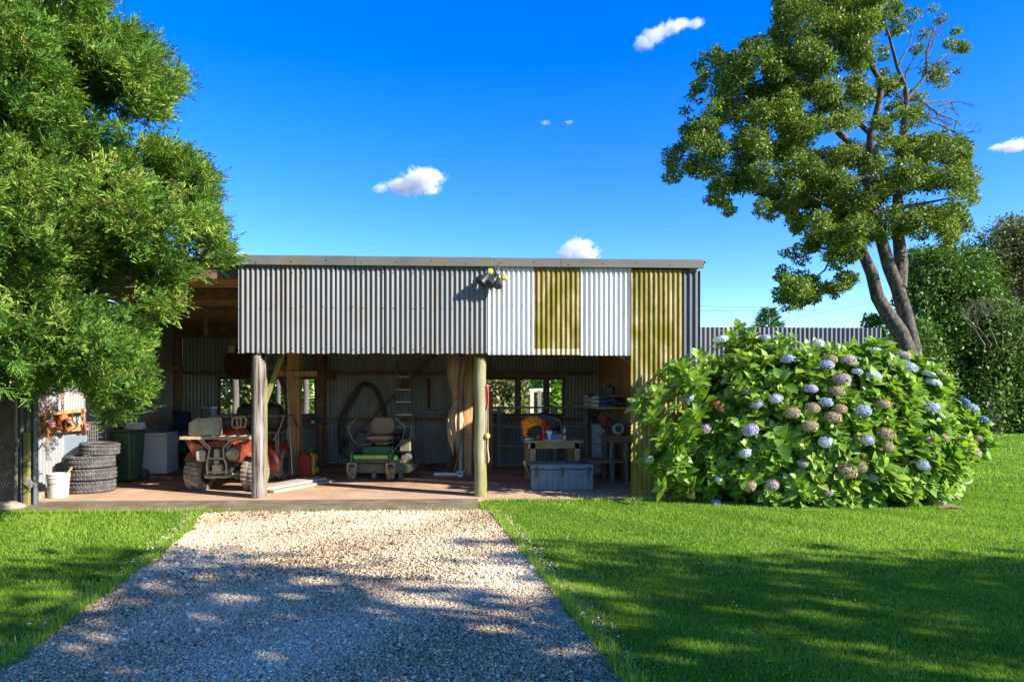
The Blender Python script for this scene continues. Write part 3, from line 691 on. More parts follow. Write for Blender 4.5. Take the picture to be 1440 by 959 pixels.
# --- quad bike
ax = 10.98
t = thing('quad_bike', 'muddy red quad bike with racks parked facing out', 'quad bike', (xa(318, ax)+.02, ax, FZ))
tr = .27
def atyre(parent, x, y, w, r, m=MUDRUBBER, steer=0):
    mb = MB(); n = 24; V = []; pr = [(-w/2, r*.62), (-w*.5, r*.85), (-w*.42, r*.97), (-w*.2, r), (0, r), (w*.2, r), (w*.42, r*.97), (w*.5, r*.85), (w/2, r*.62)]
    N = n*3
    for k in range(N):
        a = 2*math.pi*k/N
        for i, (xx, rr) in enumerate(pr):
            lug = ((k+(1 if i < 4 else 0)) % 3 != 0) and i in (1, 2, 3, 5, 6, 7)
            q = rr+(.014 if lug else -.008 if i in (2, 3, 4, 5, 6) else 0)
            V.append((xx, q*math.cos(a), q*math.sin(a)))
    M_ = len(pr); mb.add(V, [(k*M_+i, ((k+1) % N)*M_+i, ((k+1) % N)*M_+i+1, k*M_+i+1) for k in range(N) for i in range(M_-1)])
    o = mb.build('wheel', m, parent); o.location = (x, y, r); o.rotation_euler = (0, 0, steer)
    mb = MB(); mb.lathe([(0, -w*.2), (r*.3, -w*.22), (r*.55, -w*.42), (r*.63, -w*.46), (r*.63, w*.46), (r*.55, w*.42), (r*.3, w*.22), (0, w*.2)], axis='X', n=24); mb.build('rim', DARKSTEEL, o)
    return o
for s in (-1, 1): atyre(t, s*.43, 0, .25, tr, steer=R(-9))
for s in (-1, 1): atyre(t, s*.41, 1.27, .28, tr, MUDRUBBER)
# fenders front: shaped panels
def fender(s):
    mb = MB(); sec = []
    for i, a in enumerate(np.linspace(42, 160, 12)):
        y = -.36*math.cos(R(a))*.95; z = .27+.40*max(math.sin(R(a)), -.35)
        sec.append((y, z))
    V = []
    for (y, z) in sec:
        for x, dz in ((.20, .03), (.34, .035), (.50, -.0), (.56, -.05)): V.append((s*x, y, z+dz))
    n = len(sec); mb.add(V, [(i*4+k, i*4+k+1, (i+1)*4+k+1, (i+1)*4+k) for i in range(n-1) for k in range(3)])
    # inner cheek
    mb.add([(s*.2, y, z+.03) for y, z in sec]+[(s*.17, y*.6, max(z-.22, .42)) for y, z in sec], [(i, i+1, n+i+1, n+i) for i in range(n-1)])
    o = mb.build('front_mudguard', ATV_RED, t); so = o.modifiers.new('thick', 'SOLIDIFY'); so.thickness = .012
for s in (-1, 1): fender(s)
mb = MB(); mb.prism([(-.22, .52), (-.12, .44), (.12, .44), (.22, .52), (.2, .72), (.12, .78), (-.12, .78), (-.2, .72)], -.30, .25); mb.build('nose_cowl', BLACK, t, bevel=.03)
mb = MB(); mb.prism([(-.21, .74), (-.12, .80), (.12, .80), (.21, .74), (.16, .70), (-.16, .70)], -.36, .2); mb.build('front_panel', ATV_RED, t, bevel=.015)
for s in (-1, 1):
    mb = MB(); mb.add([(s*.52, -.36, .83), (s*.22, -.40, .72), (s*.16, -.38, .50), (s*.30, -.36, .46), (s*.42, -.34, .62), (s*.52, -.24, .84), (s*.22, -.2, .76), (s*.16, -.2, .50), (s*.30, -.2, .46), (s*.42, -.2, .62)], [(0, 1, 2, 3, 4), (9, 8, 7, 6, 5), (0, 5, 6, 1), (1, 6, 7, 2), (2, 7, 8, 3), (3, 8, 9, 4), (4, 9, 5, 0)])
    mb.build('headlight_surround', ATV_RED, t, bevel=.012)
mb = MB(); mb.prism([(-.31, .50), (-.18, .49), (-.17, .64), (-.22, .67), (-.32, .64)], -.425, -.39); mb.build('headlight', mat('cloudy_lens', (.32, .3, .28), rough=.25), t, bevel=.012)
mb = MB(); mb.lathe([(0, -.0), (.06, -.0), (.085, .03), (.1, .12), (.1, .16)], (.215, -.47, .60), 'Y', 20); mb.build('headlight', TAN, t, label='round headlight bowl')
mb = MB(); mb.lathe([(0, 0), (.035, -.01), (.04, .0)], (.215, -.475, .61), 'Y', 16); mb.build('lamp_lens', STEEL, t)
mb = MB()
for s in (-1, 1): mb.tube([(s*.14, -.42, .28), (s*.145, -.44, .45), (s*.12, -.46, .52), (s*.10, -.44, .70), (s*.22, -.43, .82)], .016, 8)
mb.tube([(-.12, -.46, .54), (.12, -.46, .54)], .014, 8); mb.tube([(-.14, -.43, .33), (.14, -.43, .33)], .014, 8)
mb.build('bumper_bars', TAN, t)
mb = MB(); mb.bb(-.07, .07, -.44, -.36, .30, .44); mb.bb(-.04, .04, -.455, -.38, .52, .68); mb.bb(-.035, .035, -.46, -.40, .45, .51); mb.build('winch', TAN, t, bevel=.01)
mb = MB(); mb.bb(-.17, .17, -.47, -.3, .24, .275); mb.build('skid_plate', TAN, t, bevel=.008)
for s in (-1, 1):
    mb = MB(); mb.bar((s*.12, -.14, .27), (s*.34, -.03, .24), .04, .035); mb.bar((s*.12, .12, .27), (s*.34, .03, .24), .04, .035); mb.bar((s*.14, -.1, .42), (s*.34, -.02, .34), .03, .03); mb.build('suspension_arm', TAN, t)
    mb = MB(); mb.cyl((s*.28, -.10, .27), (s*.2, -.12, .55), .018)
    for k in range(7):
        p = Vector((s*.275, -.10, .29)).lerp(Vector((s*.215, -.12, .5)), k/6); mb.lathe([(.03, -.008), (.042, 0), (.03, .008)], p, 'Z', 12)
    mb.build('shock_absorber', TAN if s < 0 else BLACK, t)
    mb = MB(); mb.lathe([(.05, -.11), (.065, -.09), (.055, -.07), (.075, -.05), (.06, -.03), (.085, -.01), (.07, .01), (.09, .03), (.08, .06)], (s*.23, -.06, .25), 'X', 16); mb.build('axle_boot', MUDRUBBER, t)
mb = MB(); mb.bb(-.15, .15, -.2, 1.35, .27, .5); mb.build('engine', BLACK, t, bevel=.03)
# front rack
zr = .80+.05
mb = MB(); mb.tube([(-.52, -.42, zr), (.52, -.42, zr), (.52, .18, zr), (-.52, .18, zr), (-.52, -.42, zr)], .018, 8)
mb.bb(-.55, .55, -.445, -.41, zr-.025, zr+.02)
for k in range(6): x = -.42+.168*k; mb.tube([(x, -.42, zr), (x, .18, zr)], .011, 6)
for s in (-1, 1): mb.tube([(s*.3, -.4, zr), (s*.14, -.42, .68)], .012, 6)
mb.build('front_rack', TAN, t)
# tank, seat, handlebar
mb = MB(); mb.ell((0, .38, .84), (.18, .26, .15), 18, 10, e=.8); mb.build('fuel_tank', ATV_RED, t)
mb = MB(); mb.ell((0, .85, .80), (.16, .42, .10), 18, 10, e=.7); mb.build('seat', BLACK, t)
mb = MB(); mb.tube([(-.4, .34, 1.04), (-.3, .3, 1.07), (-.12, .24, 1.0), (.12, .24, 1.0), (.3, .3, 1.07), (.4, .34, 1.04)], .014, 8); mb.tube([(0, .24, 1.0), (0, .2, .8)], .03, 8)
hb = mb.build('handlebar', DARKSTEEL, t)
for s in (-1, 1):
    mb = MB(); mb.tube([(s*.30, .3, 1.07), (s*.42, .35, 1.04)], .02, 10); mb.build('grip', BLACK, hb)
mb = MB(); mb.tube([(.02, .16, 1.13), (.2, .16, 1.15), (.24, .16, 1.11), (.22, .16, .99), (.06, .16, .97), (.01, .16, 1.0), (.02, .16, 1.13)], .016, 8); mb.bb(.08, .105, .15, .17, .98, 1.13); mb.bb(.14, .165, .15, .17, .98, 1.13); mb.build('instrument_guard', TAN, t)
# rear mudguards, rack and spray tank
for s in (-1, 1):
    mb = MB(); sec = [(1.27+.36*math.cos(R(a)), .27+.42*max(math.sin(R(a)), -.2)) for a in np.linspace(-10, 190, 10)]
    V = []
    for y, z in sec:
        for x in (.18, .36, .54): V.append((s*x, y, z-(.03 if x > .5 else 0)))
    mb.add(V, [(i*3+k, i*3+k+1, (i+1)*3+k+1, (i+1)*3+k) for i in range(9) for k in range(2)]); o = mb.build('rear_mudguard', ATV_RED, t); o.modifiers.new('thick', 'SOLIDIFY').thickness = .012
mb = MB()
for s in (-1, 1):
    mb.tube([(s*.5, 1.0, .25), (s*.5, .98, .85), (s*.6, .98, 1.14), (s*.6, 1.5, 1.14), (s*.5, 1.5, .85), (s*.5, 1.5, .7)], .016, 7)
    mb.tube([(s*.5, .98, .85), (s*.5, 1.5, .85)], .014, 6); mb.tube([(s*.58, .98, 1.05), (s*.42, .98, .72)], .014, 6); mb.tube([(s*.46, 1.0, .25), (s*.46, 1.0, .85)], .013, 6)
mb.tube([(-.6, .98, 1.14), (.6, .98, 1.14)], .014, 7); mb.tube([(-.5, .98, .85), (.5, .98, .85)], .014, 7); mb.tube([(-.6, 1.5, 1.14), (.6, 1.5, 1.14)], .014, 7)
mb.build('rear_rack', RACK_STEEL, t)
qb = t
o = thing('spray_tank', 'black spray tank with lid on the rear rack of the quad bike', 'tank', (qb.location.x+.12, qb.location.y+1.25, FZ+.88))
mb = MB(); mb.ell((0, 0, .24), (.40, .22, .24), 24, 12, e=.55); mb.build('tank_body', BLACK, o)
mb = MB(); mb.cyl((.1, 0, .47), (.1, 0, .51), .09); mb.build('lid', DARKSTEEL, o)
mb = MB(); mb.tube([(.05, -.1, .50), (.25, -.1, .54), (.36, -.1, .45), (.44, -.05, .35)], .012, 6); mb.build('hose', DARKSTEEL, o)
o = thing('jerry_can', 'dusty tan plastic jerry can lying on the front rack of the quad bike', 'jerry can', (xa(288, 10.75), 10.78, FZ+zr+.02), R(6))
mb = MB(); w = .225
mb.prism([(-w, 0.01), (-w+.02, 0), (w-.01, 0), (w, .02), (w, .25), (w-.03, .285), (-w+.12, .275), (-w, .2)], -.10, .10); mb.build('can', JERRY, o, bevel=.025)
mb = MB(); mb.cyl((-w-.005, -.04, .1), (-w+.01, -.04, .1), .03); mb.build('cap', DULLRED, o)
mb = MB(); mb.prism([(-.10, .10), (.17, .10), (.17, .235), (-.10, .235)], -.112, -.101); mb.build('side_panel', JERRY, o, bevel=.008)
# --- boards on the floor, pole, cans
g = gp(402, 690, FZ); t = thing('board_stack', 'pale weathered boards lying on the floor behind the split post', 'boards', (xa(402, 11.1), 11.1, FZ), R(-24))
for k, (dx, z, m) in enumerate(((-.16, 0, DARKSTEEL), (.0, 0, DARKSTEEL), (-.17, .045, ALU), (-.055, .047, ALU), (.06, .045, ALU), (.15, 0.0, ALU))):
    mb = MB(); mb.bb(dx-.052, dx+.052, -.55+.05*(k % 2), .8+.1*(k % 3), z, z+.04); mb.build('board', m, t, smooth=False, bevel=.003)
t = one('steel_pole', MB().tube([at(411, 668, 12.6), at(402.5, 516, 12.9)], .014, 8), STEEL, 'thin steel pole leaning against the warm brown post', 'pole')
for px, py, Y, m, lb in ((430, 668, 13.0, RED, 'red fuel can on the floor beside the brown post'), (437.5, 666, 13.18, YELLOW, 'yellow fuel can just behind the red one')):
    g = (xa(px, Y), Y, FZ); t = thing('fuel_can', lb, 'fuel can', g)
    mb = MB(); mb.prism([(-.1, 0), (.1, 0), (.1, .34), (.04, .42), (-.06, .40), (-.1, .34)], -.13, .13); mb.build('can', m, t, bevel=.02)
    mb = MB(); mb.tube([(-.03, -.09, .40), (-.03, -.09, .45), (-.03, .09, .45), (-.03, .09, .40)], .014, 8); mb.build('handle', m, t)
    mb = MB(); mb.cyl((.06, 0, .41), (.075, 0, .45), .025); mb.build('cap', BLACK, t)
t = thing('oil_bottle', 'small black oil bottle with yellow label right of the fuel cans', 'bottle', (xa(444.5, 13.2), 13.2, FZ))
mb = MB(); mb.lathe([(.055, 0), (.06, .01), (.06, .17), (.025, .22), (.025, .25), (0, .25)], n=16); mb.build('bottle_body', BLACK, t)
mb = MB(); mb.lathe([(.0605, .04), (.0608, .04), (.0608, .12), (.0605, .12)], n=16); mb.build('label_band', YELLOW, t)
# --- shelf bench under the left window with clutter
YC = 14.7
t = thing('wall_bench', 'dark narrow bench under the left window', 'bench', (xa(400, YC), YC, FZ)); zb = za(400, 595, YC)-FZ
x0, x1 = xa(318, YC)-t.location.x, xa(458, YC)-t.location.x
mb = MB(); mb.bb(x0, x1, -.25, .3, zb-.04, zb); mb.build('bench_top', WOOD_BROWN, t, smooth=False)
for x in (x0+.05, (x0+x1)/2, x1-.05):
    for y in (-.2, .25): mb = MB(); mb.bb(x-.03, x+.03, y-.03, y+.03, 0, zb-.04); mb.build('leg', WOOD_BROWN, t, smooth=False)
zb += FZ
for i, (px, m, sz, lb) in enumerate(((430, RED, (.1, .08, .07), 'small red tool case on the bench under the window'), (441, WHITE_PLASTIC, (.07, .07, .06), 'small white tin at the right end of the wall bench'), (452, DARKSTEEL, (.12, .1, .09), 'dark tin next to the brown wall post'), (408, DARKBLUE, (.2, .12, .12), 'dark blue box on the wall bench behind the leaning pole'), (375, LIDGREY, (.22, .14, .1), 'grey box on the wall bench behind the split post'))):
    t = thing('small_box', lb, 'box', (xa(px, YC), YC-.08, zb), .3*i)
    mb = MB(); mb.box((0, 0, sz[2]/2), sz); mb.build('box_body', m, t, bevel=.008)
    mb = MB(); mb.box((0, 0, sz[2]+.006), (sz[0]*.98, sz[1]*.98, .012)); mb.build('lid', m, t, bevel=.003)
# --- hose hanging on the back wall
YH = 15.02; pts = [(478, 640), (476, 610), (480, 585), (492, 562), (503, 545), (512, 538), (522, 540), (532, 552), (539, 572), (543, 588)]
pts2 = [(486, 630), (484, 600), (488, 580), (499, 560), (508, 545), (516, 541), (526, 546), (535, 562), (541, 586)]
t = thing('suction_hose', 'thick dark suction hose looped over the back wall', 'hose', at(512, 600, YH))
for k, pp in enumerate((pts, pts2)):
    mb = MB(); mb.tube([at(a, b, YH-.05*k)-t.location for a, b in pp], .036, 10); mb.build('coil', RUBBER, t)
mb = MB(); mb.tube([at(a, b, YH-.12)-t.location for a, b in ((479, 612), (480, 630), (486, 642), (496, 645), (506, 642))], .026, 10); mb.build('tail', DARKSTEEL, t)
# --- step ladder
YL = 14.6; t = thing('step_ladder', 'tall dark step ladder leaning on the back wall behind the mower', 'ladder', (xa(566, YL), YL, FZ))
def ql(px, py, Y): return at(px, py, Y)-t.location
zt_ = 511
rail = [((555, 655, 14.0), (558, 511, 14.9)), ((583, 655, 14.0), (576, 511, 14.9))]
for a, b in rail:
    mb = MB(); mb.bar(ql(*a), ql(*b), .05, .03, up=(0, 1, 0)); mb.build('rail', RACK_STEEL, t)
rl = [((561, 652, 14.95), (561, 528, 14.95)), ((582, 652, 14.95), (579, 528, 14.95))]
for a, b in rl:
    mb = MB(); mb.bar(ql(*a), ql(*b), .03, .03, up=(0, 1, 0)); mb.build('back_rail', RACK_STEEL, t)
for k, py in enumerate((512, 530, 548, 565, 583, 600, 617, 634)):
    f = (655-py)/(655-511); Y = 14.0+.9*f; xl = 555+3*f; xr = 583-7*f
    mb = MB(); mb.bar(ql(xl, py, Y), ql(xr, py, Y), .07, .022); mb.build('step', STEEL if k != 0 else BENCH_WOOD, t)
# wall box / red sign behind ladder
t = thing('fuse_box', 'dull red box on the wall behind the ladder', 'box', at(572, 541, 15.0)); mb = MB(); mb.bb(-.12, .12, -.05, .05, -.12, .12); mb.build('casing', DULLRED, t, bevel=.01)
mb = MB(); mb.bb(-.09, .09, -.058, -.051, -.09, .09); mb.build('door', mat('dull_red_door', (.2, .06, .05), rough=.7), t, bevel=.004)
# --- ride-on zero turn mower
my = 12.12; t = thing('ride_on_mower', 'green zero turn ride on mower with brown seat and yellow lettering', 'mower', (xa(522, my), my, FZ), R(-4)); mw = t
S = 1.0
for s in (-1, 1):
    mb = MB(); r = .135; w = .11
    mb.lathe([(r*.5, -w/2), (r*.85, -w/2), (r, -w*.32), (r, w*.32), (r*.85, w/2), (r*.5, w/2)], axis='X', n=28); o = mb.build('caster_wheel', MUDRUBBER, t); o.location = (s*.345, -.02, r); o.rotation_euler = (0, 0, R(28))
    mb = MB(); mb.lathe([(0, -w*.3), (r*.2, -w*.6), (r*.5, -w*.54), (r*.56, -w*.5), (r*.56, w*.5), (r*.5, w*.54), (r*.2, w*.6), (0, w*.3)], axis='X', n=20); mb.build('rim', YELLOW, o)
    mb = MB(); mb.bar((-.07, 0, 0), (-.07, .0, .16), .03, .02, up=(0, 1, 0)); mb.bar((.07, 0, 0), (.07, 0, .16), .03, .02, up=(0, 1, 0)); mb.bar((-.08, 0, .165), (.08, 0, .165), .05, .02); fk = mb.build('caster_fork', TAN, t); fk.location = (s*.345, -.02, r); fk.rotation_euler = (0, 0, R(28))
    mb = MB(); mb.cyl((s*.345, -.02, .32), (s*.345, -.02, .475), .035); mb.cyl((s*.345, -.02, .475), (s*.345, -.02, .49), .02); mb.build('caster_pivot', GREEN_PAINT, t)
mb = MB(); mb.bar((-.31, -.02, .415), (.31, -.02, .415), .06, .07); mb.build('front_axle', mat('bright_green_beam', [(.3, (.08, .34, .06)), (.7, (.14, .46, .10))], rough=.4), t, bevel=.008)
DECAL = mat('decal_yellow', (.8, .55, .04), rough=.4)
text('lettering', 'JOHN', .072, DECAL, t, (-.03, -.0525, .417), (R(90), 0, 0))
text('lettering', 'DEERE', .072, DECAL, t, (.185, -.0525, .417), (R(90), 0, 0))
mb = MB(); mb.prism([(-.22, .40), (.30, .40), (.30, .56), (.27, .585), (-.18, .585), (-.22, .56)], .25, .6); mb.build('body_panel', GREEN_PAINT, t, bevel=.02)
mb = MB(); mb.bb(-.3, .3, .05, .55, .30, .395); mb.build('foot_pan', DARKSTEEL, t, bevel=.01)
for s in (-1, 1):
    mb = MB(); mb.bar((s*.26, .0, .375), (s*.28, .9, .33), .06, .08); mb.build('chassis_rail', GREEN_PAINT, t)
mb = MB(); mb.prism([(-.55, .20), (-.42, .10), (.62, .10), (.72, .16), (.66, .26), (.3, .285), (-.4, .28)], .2, .85); mb.build('cutting_deck', DECKPAINT, t, bevel=.025)
for x in (-.3, .05, .42):
    mb = MB(); mb.cyl((x, .32, .285), (x, .32, .33), .09); mb.build('spindle_cover', DECKPAINT, t)
for x in (.02, .5):
    mb = MB(); mb.lathe([(0, -.03), (.06, -.03), (.06, .03), (0, .03)], (x, .15, .07), 'X', 16); mb.bar((x, .15, .07), (x, .24, .2), .03, .02); mb.build('gauge_wheel', DECKPAINT, t)
for s in (-1, 1):
    mb = MB(); r = .24; w = .22
    mb.lathe([(r*.45, -w/2), (r*.85, -w/2), (r, -w*.36), (r, w*.36), (r*.85, w/2), (r*.45, w/2)], axis='X', n=32); o = mb.build('drive_wheel', RUBBER, t); o.location = (s*.46, 1.05, r)
    mb = MB(); mb.lathe([(0, -w*.2), (r*.45, -w*.4), (r*.47, w*.4), (0, w*.2)], axis='X', n=20); mb.build('rim', YELLOW, o)
    mb = MB(); mb.bb(s*.3-.04 if s > 0 else -.46, .46 if s > 0 else s*.3+.04, .75, 1.25, .42, .50); mb.build('side_console', BLACK, t, bevel=.02)
mb = MB(); mb.bb(-.32, .32, 1.1, 1.55, .35, .75); mb.build('engine', BLACK, t, bevel=.04)
mb = MB(); mb.bb(-.24, -.06, .28, .5, .59, .64); mb.build('foot_pedal', DARKSTEEL, t, bevel=.01)
mb = MB(); mb.ell((.02, .62, .66), (.265, .27, .075), 24, 10, e=.6); mb.build('seat_base', SEATDARK, t)
mb = MB(); mb.tube([(.0, .37, .615), (.2, .37, .62), (.27, .5, .64)], .012, 6); mb.build('seat_trim', YELLOW, t)
mb = MB(); mb.ell((.02, .60, .725), (.25, .25, .05), 24, 10, e=.6); mb.build('seat_cushion', SEAT, t)
mb = MB()
V = []; n = 20
for yy_, f in ((.80, .9), (.76, 1.0), (.74, .88)):
    for k in range(n):
        a = 2*math.pi*k/n; sg = lambda v: math.copysign(abs(v)**.55, v)
        z = sg(math.sin(a)); x = sg(math.cos(a))*(1-.10*(z+1)/2)
        V.append((.03+.24*f*x, yy_+.06*(z+1)/2, (.93+.165*f*z)))
mb.add(V, [(i*n+k, i*n+(k+1) % n, (i+1)*n+(k+1) % n, (i+1)*n+k) for i in range(2) for k in range(n)]+[tuple(range(n)), tuple(2*n+k for k in range(n))]); o = mb.build('seat_back', SEAT, t); sd = o.modifiers.new('s', 'SUBSURF'); sd.levels = sd.render_levels = 1
for s in (-1, 1):
    mb = MB(); mb.bb(s*.33-.05+.02, s*.33+.05+.02, .55, .85, .80, .84); mb.build('armrest', BLACK, t, bevel=.015)
    mb = MB(); mb.tube([(s*.30+.0, .6, .50), (s*.46, .48, .68), (s*.53, .42, .92), (s*.36, .36, 1.08)], .014, 7); mb.build('steering_lever', RACK_STEEL, t)
mb = MB(); mb.bar((.52, .9, .4), (.55, .95, .95), .03, .03); mb.tube([(.38, .85, .95), (.58, .9, .97), (.62, .9, .6)], .012, 6); mb.build('roll_bar', RACK_STEEL, t)
mb = MB(); mb.bb(.36, .56, .7, .9, .45, .68); mb.build('battery_box', DECKPAINT, t, bevel=.02)
# --- furled umbrella
YU = 12.75; t = thing('furled_umbrella', 'furled beige canvas umbrella on a grey pole with cross shaped steel base', 'umbrella', (xa(648, YU), YU, FZ))
mb = MB(); mb.tube([(0, 0, .06), (xa(648, YU)-t.location.x, 0, 2.9)], .045, 14); mb.build('pole', GREYPOLE, t)
mb = MB(); mb.bar((-.5, .05, .035), (.05, .0, .035), .1, .07); mb.bar((0, -.28, .035), (0, .3, .035), .1, .068); mb.bb(-.09, .09, -.09, .09, .07, .1); mb.build('base', STEEL, t, bevel=.008)
# canvas: draped folds, profile by pixel columns
lv = [(488, 627, 658), (515, 628, 656), (535, 630, 652), (552, 635, 650), (562, 637.5, 648), (566, 637, 648), (575, 634, 650), (590, 628, 652), (604, 630, 651), (618, 635, 648), (628, 637, 645)]
mb = MB(); n = 110; V = []
for i, (py, a, b) in enumerate(lv):
    xa_, xb_ = xa(a, YU-.1), xa(b, YU-.1); c = (xa_+xb_)/2-t.location.x; w = (xb_-xa_)/2; z = za(640, py, YU-.1)-FZ
    for k in range(n):
        th = 2*math.pi*k/n
        fold = 1+.34*math.sin(8*th+.25*i)+.2*math.sin(13*th+i*.3)
        x = c+w*math.cos(th)*(.9+.1*fold); y = -.1+min(w, .16)*.9*math.sin(th)*fold
        dz = (.13*math.sin(3*th+1)+.06*math.sin(7*th)) if i >= 8 else 0
        V.append((x, y, z+dz))
mb.add(V, [(i*n+k, i*n+(k+1) % n, (i+1)*n+(k+1) % n, (i+1)*n+k) for i in range(len(lv)-1) for k in range(n)])
o = mb.build('canopy', CANVAS, t); o.modifiers.new('thick', 'SOLIDIFY').thickness = .006
mb = MB()
zc = za(640, 564, YU-.1)-FZ; c = xa(643, YU-.1)-t.location.x
mb.tube([(c+.115*math.cos(a), -.1+.12*math.sin(a), zc+.015*math.sin(2*a)) for a in np.linspace(0, 2*math.pi, 25)], .012, 6, caps=False); mb.build('strap', CANVAS, t)
# --- planks leaning
for px0, py0, px1, py1, Y0, Y1, w, m, lb in ((660, 668, 667, 500, 12.8, 13.0, .10, WOOD_WARM, 'tall rough plank standing right of the furled umbrella'), (630, 668, 645, 628, 13.5, 13.7, .22, WOOD_BROWN, 'short dark board leaning low behind the umbrella base'), (639, 668, 649, 632, 13.2, 13.4, .09, WOOD_WARM, 'short pale board leaning against the umbrella pole')):
    mb = MB(); mb.bar(at(px0, py0, Y0), at(px1, py1, Y1), .03, w, up=(0, 1, 0) if 0 else (0, 0, 1)); one('leaning_plank', mb, m, lb, 'plank', smooth=False)
# --- rope and buoy on the mossy post
xp, yp = xa(684.5, 10.08), 10.08
t = thing('rope_float', 'yellow float ball on a rope hung from the mossy post', 'float', (xp+.01, yp, 0))
mb = MB(); mb.ell((0, 0, za(685, 613, yp)), (.038, .038, .042)); mb.build('ball', YELLOWISH, t)
mb = MB(); mb.tube([(.005, 0, za(685, 570, yp)), (.008, 0, za(685, 613, yp)), (.0, 0, za(685, 630, yp)), (.018, 0, za(685, 645, yp)), (.012, 0, za(685, 650, yp))], [.006, .006, .013, .013, .01], 8); mb.build('rope', ROPE, t)
t = thing('rope_coil', 'coil of red rope hanging on the right of the mossy post', 'rope', (xp, yp+.02, za(684, 558, yp)))
for k in range(3):
    mb = MB(); mb.tube([(.018*math.cos(a)+.004*k, .05*math.cos(a)*0+.01*k, .18*math.sin(a)) for a in np.linspace(0, 2*math.pi, 21)], .006, 6, caps=False); mb.build('turn', DULLRED if k else RED, t)
# --- brown tall cabinet
YK = 13.6; x0, x1 = xa(684, YK), xa(694, YK); t = thing('tall_cabinet', 'tall narrow reddish brown cabinet behind the mossy post', 'cabinet', ((x0+x1)/2, YK, FZ)); z1 = za(690, 550, YK)-FZ
mb = MB(); mb.bb(-.20, .06, 0, .4, .05, z1); mb.bb(-.19, .05, .02, .38, 0, .05); mb.build('carcass', CABINET, t, bevel=.006)
mb = MB(); mb.bb(-.195, .055, -.02, -.001, .08, z1-.03); d = mb.build('door', CABINET, t, bevel=.004)
# --- steel shelving rack in front of the right window
YR = 14.45; t = thing('steel_rack', 'open steel shelving rack in front of the right window', 'shelving', (xa(757, YR), YR, FZ))
def qx(px): return xa(px, YR)-t.location.x
z4 = [za(757, y, YR)-FZ for y in (572, 599, 626, 650)]
z4[-1] = .04
for z in z4:
    mb = MB(); mb.bb(qx(689), qx(824), -.02, .03, z-.035, z); mb.bb(qx(689), qx(824), .40, .44, z-.035, z); mb.build('shelf_rail', RACK_STEEL, t, smooth=False)
for px in (702, 780, 824):
    for y in (-.02, .42):
        w = .04 if px != 824 else .025
        mb = MB(); mb.bb(qx(px)-w, qx(px)+w, y-.025, y+.02, 0, z4[0]+.002); mb.build('upright', RACK_STEEL, t, smooth=False)
mb = MB(); mb.bb(qx(704), qx(822), .0, .42, z4[2]-.05, z4[2]-.036); mb.build('shelf_board', DARKSTEEL, t, smooth=False)
# engine-like part on the lower shelf
o = thing('small_pump', 'small grey pump under the rack behind the workbench', 'pump', (xa(788, YR), YR+.15, FZ+.005)); o.location.z = FZ+z4[2]-.035
mb = MB(); mb.cyl((-.1, 0, .09), (.1, 0, .09), .085); mb.bb(-.1, .1, -.06, .06, 0, .04); mb.build('pump_body', LIDGREY, o)
mb = MB(); mb.tube([(.02, -.02, .16), (.04, -.03, .24), (.1, -.03, .25), (.12, -.03, .1)], .012, 6); mb.build('pipe', STEEL, o)
# --- workbench
yb = gp(740, 683, FZ).y
t = thing('workbench', 'rough timber workbench with clutter on top behind the grey storage case', 'workbench', (xa(777, 11.9), 11.9, FZ)); wb = t
x0, x1 = xa(737, 11.6)-t.location.x, xa(819, 11.6)-t.location.x; zt_ = za(777, 619, 11.5)-FZ
mb = MB()
for k in range(5): mb.bb(x0-.0, x1, -.45+k*.2, -.45+k*.2+.196, zt_-.04, zt_)
mb.build('bench_top', BENCH_WOOD, t, smooth=False, bevel=.004)
mb = MB(); mb.bb(x0+.06, x1-.05, -.42, -.38, zt_-.14, zt_-.041); mb.build('apron', BENCH_WOOD, t, smooth=False); mb = MB(); mb.bb(x0+.06, x1-.05, .45, .49, zt_-.14, zt_-.041); mb.build('apron', BENCH_WOOD, t, smooth=False)
for px, y in ((749, -.38), (811, -.38)):
    x = xa(px, 11.55)-t.location.x; mb = MB(); mb.bb(x-.045, x+.045, y-.04, y+.04, 0, zt_-.041); mb.build('leg', BENCH_WOOD, t, bevel=.005)
for x, y in ((x0+.1, .42), (x1-.12, .42)):
    mb = MB(); mb.bb(x-.045, x+.045, y-.04, y+.04, 0, zt_-.041); mb.build('leg', BENCH_WOOD, t, bevel=.005)
mb = MB(); mb.bb(x0+.04, x0+.08, -.46, .45, .12, .26); mb.build('stretcher', WOOD_BROWN, t, smooth=False)
mb = MB(); mb.bar((x0+.12, -.43, .05), (x0-.02, -.5, .4), .03, .09, up=(0, 1, 0)); mb.build('prop', BENCH_WOOD, t)
ZTB = FZ+zt_
# items on it
def blobby(center, rad, seed, amp=.25, nu=26, nv=16):
    r_ = random.Random(seed); ks = [(r_.uniform(2, 7), r_.uniform(2, 7), r_.uniform(2, 7), r_.uniform(0, 6)) for _ in range(7)]
    mb = MB(); V = []
    for i in range(nv+1):
        ph = math.pi*i/nv-math.pi/2
        for k in range(nu):
            th = 2*math.pi*k/nu; d = (math.cos(ph)*math.cos(th), math.cos(ph)*math.sin(th), math.sin(ph))
            f = 1+amp*sum(abs(math.sin(a*d[0]+b*d[1]+c*d[2]+e)) for a, b, c, e in ks)/7*2-amp
            V.append((center[0]+rad[0]*d[0]*f, center[1]+rad[1]*d[1]*f, max(center[2]+rad[2]*d[2]*f, .002)))
    return mb.add(V, [(i*nu+k, i*nu+(k+1) % nu, (i+1)*nu+(k+1) % nu, (i+1)*nu+k) for i in range(nv) for k in range(nu)])
YT = 11.75
t = thing('orange_jacket', 'crumpled bright orange jacket piled on the workbench', 'jacket', (xa(749, YT), YT, ZTB))
V = blobby((0, 0, .26), (.18, .14, .13), 3, .35); V.build('jacket_body', ORANGE, t)
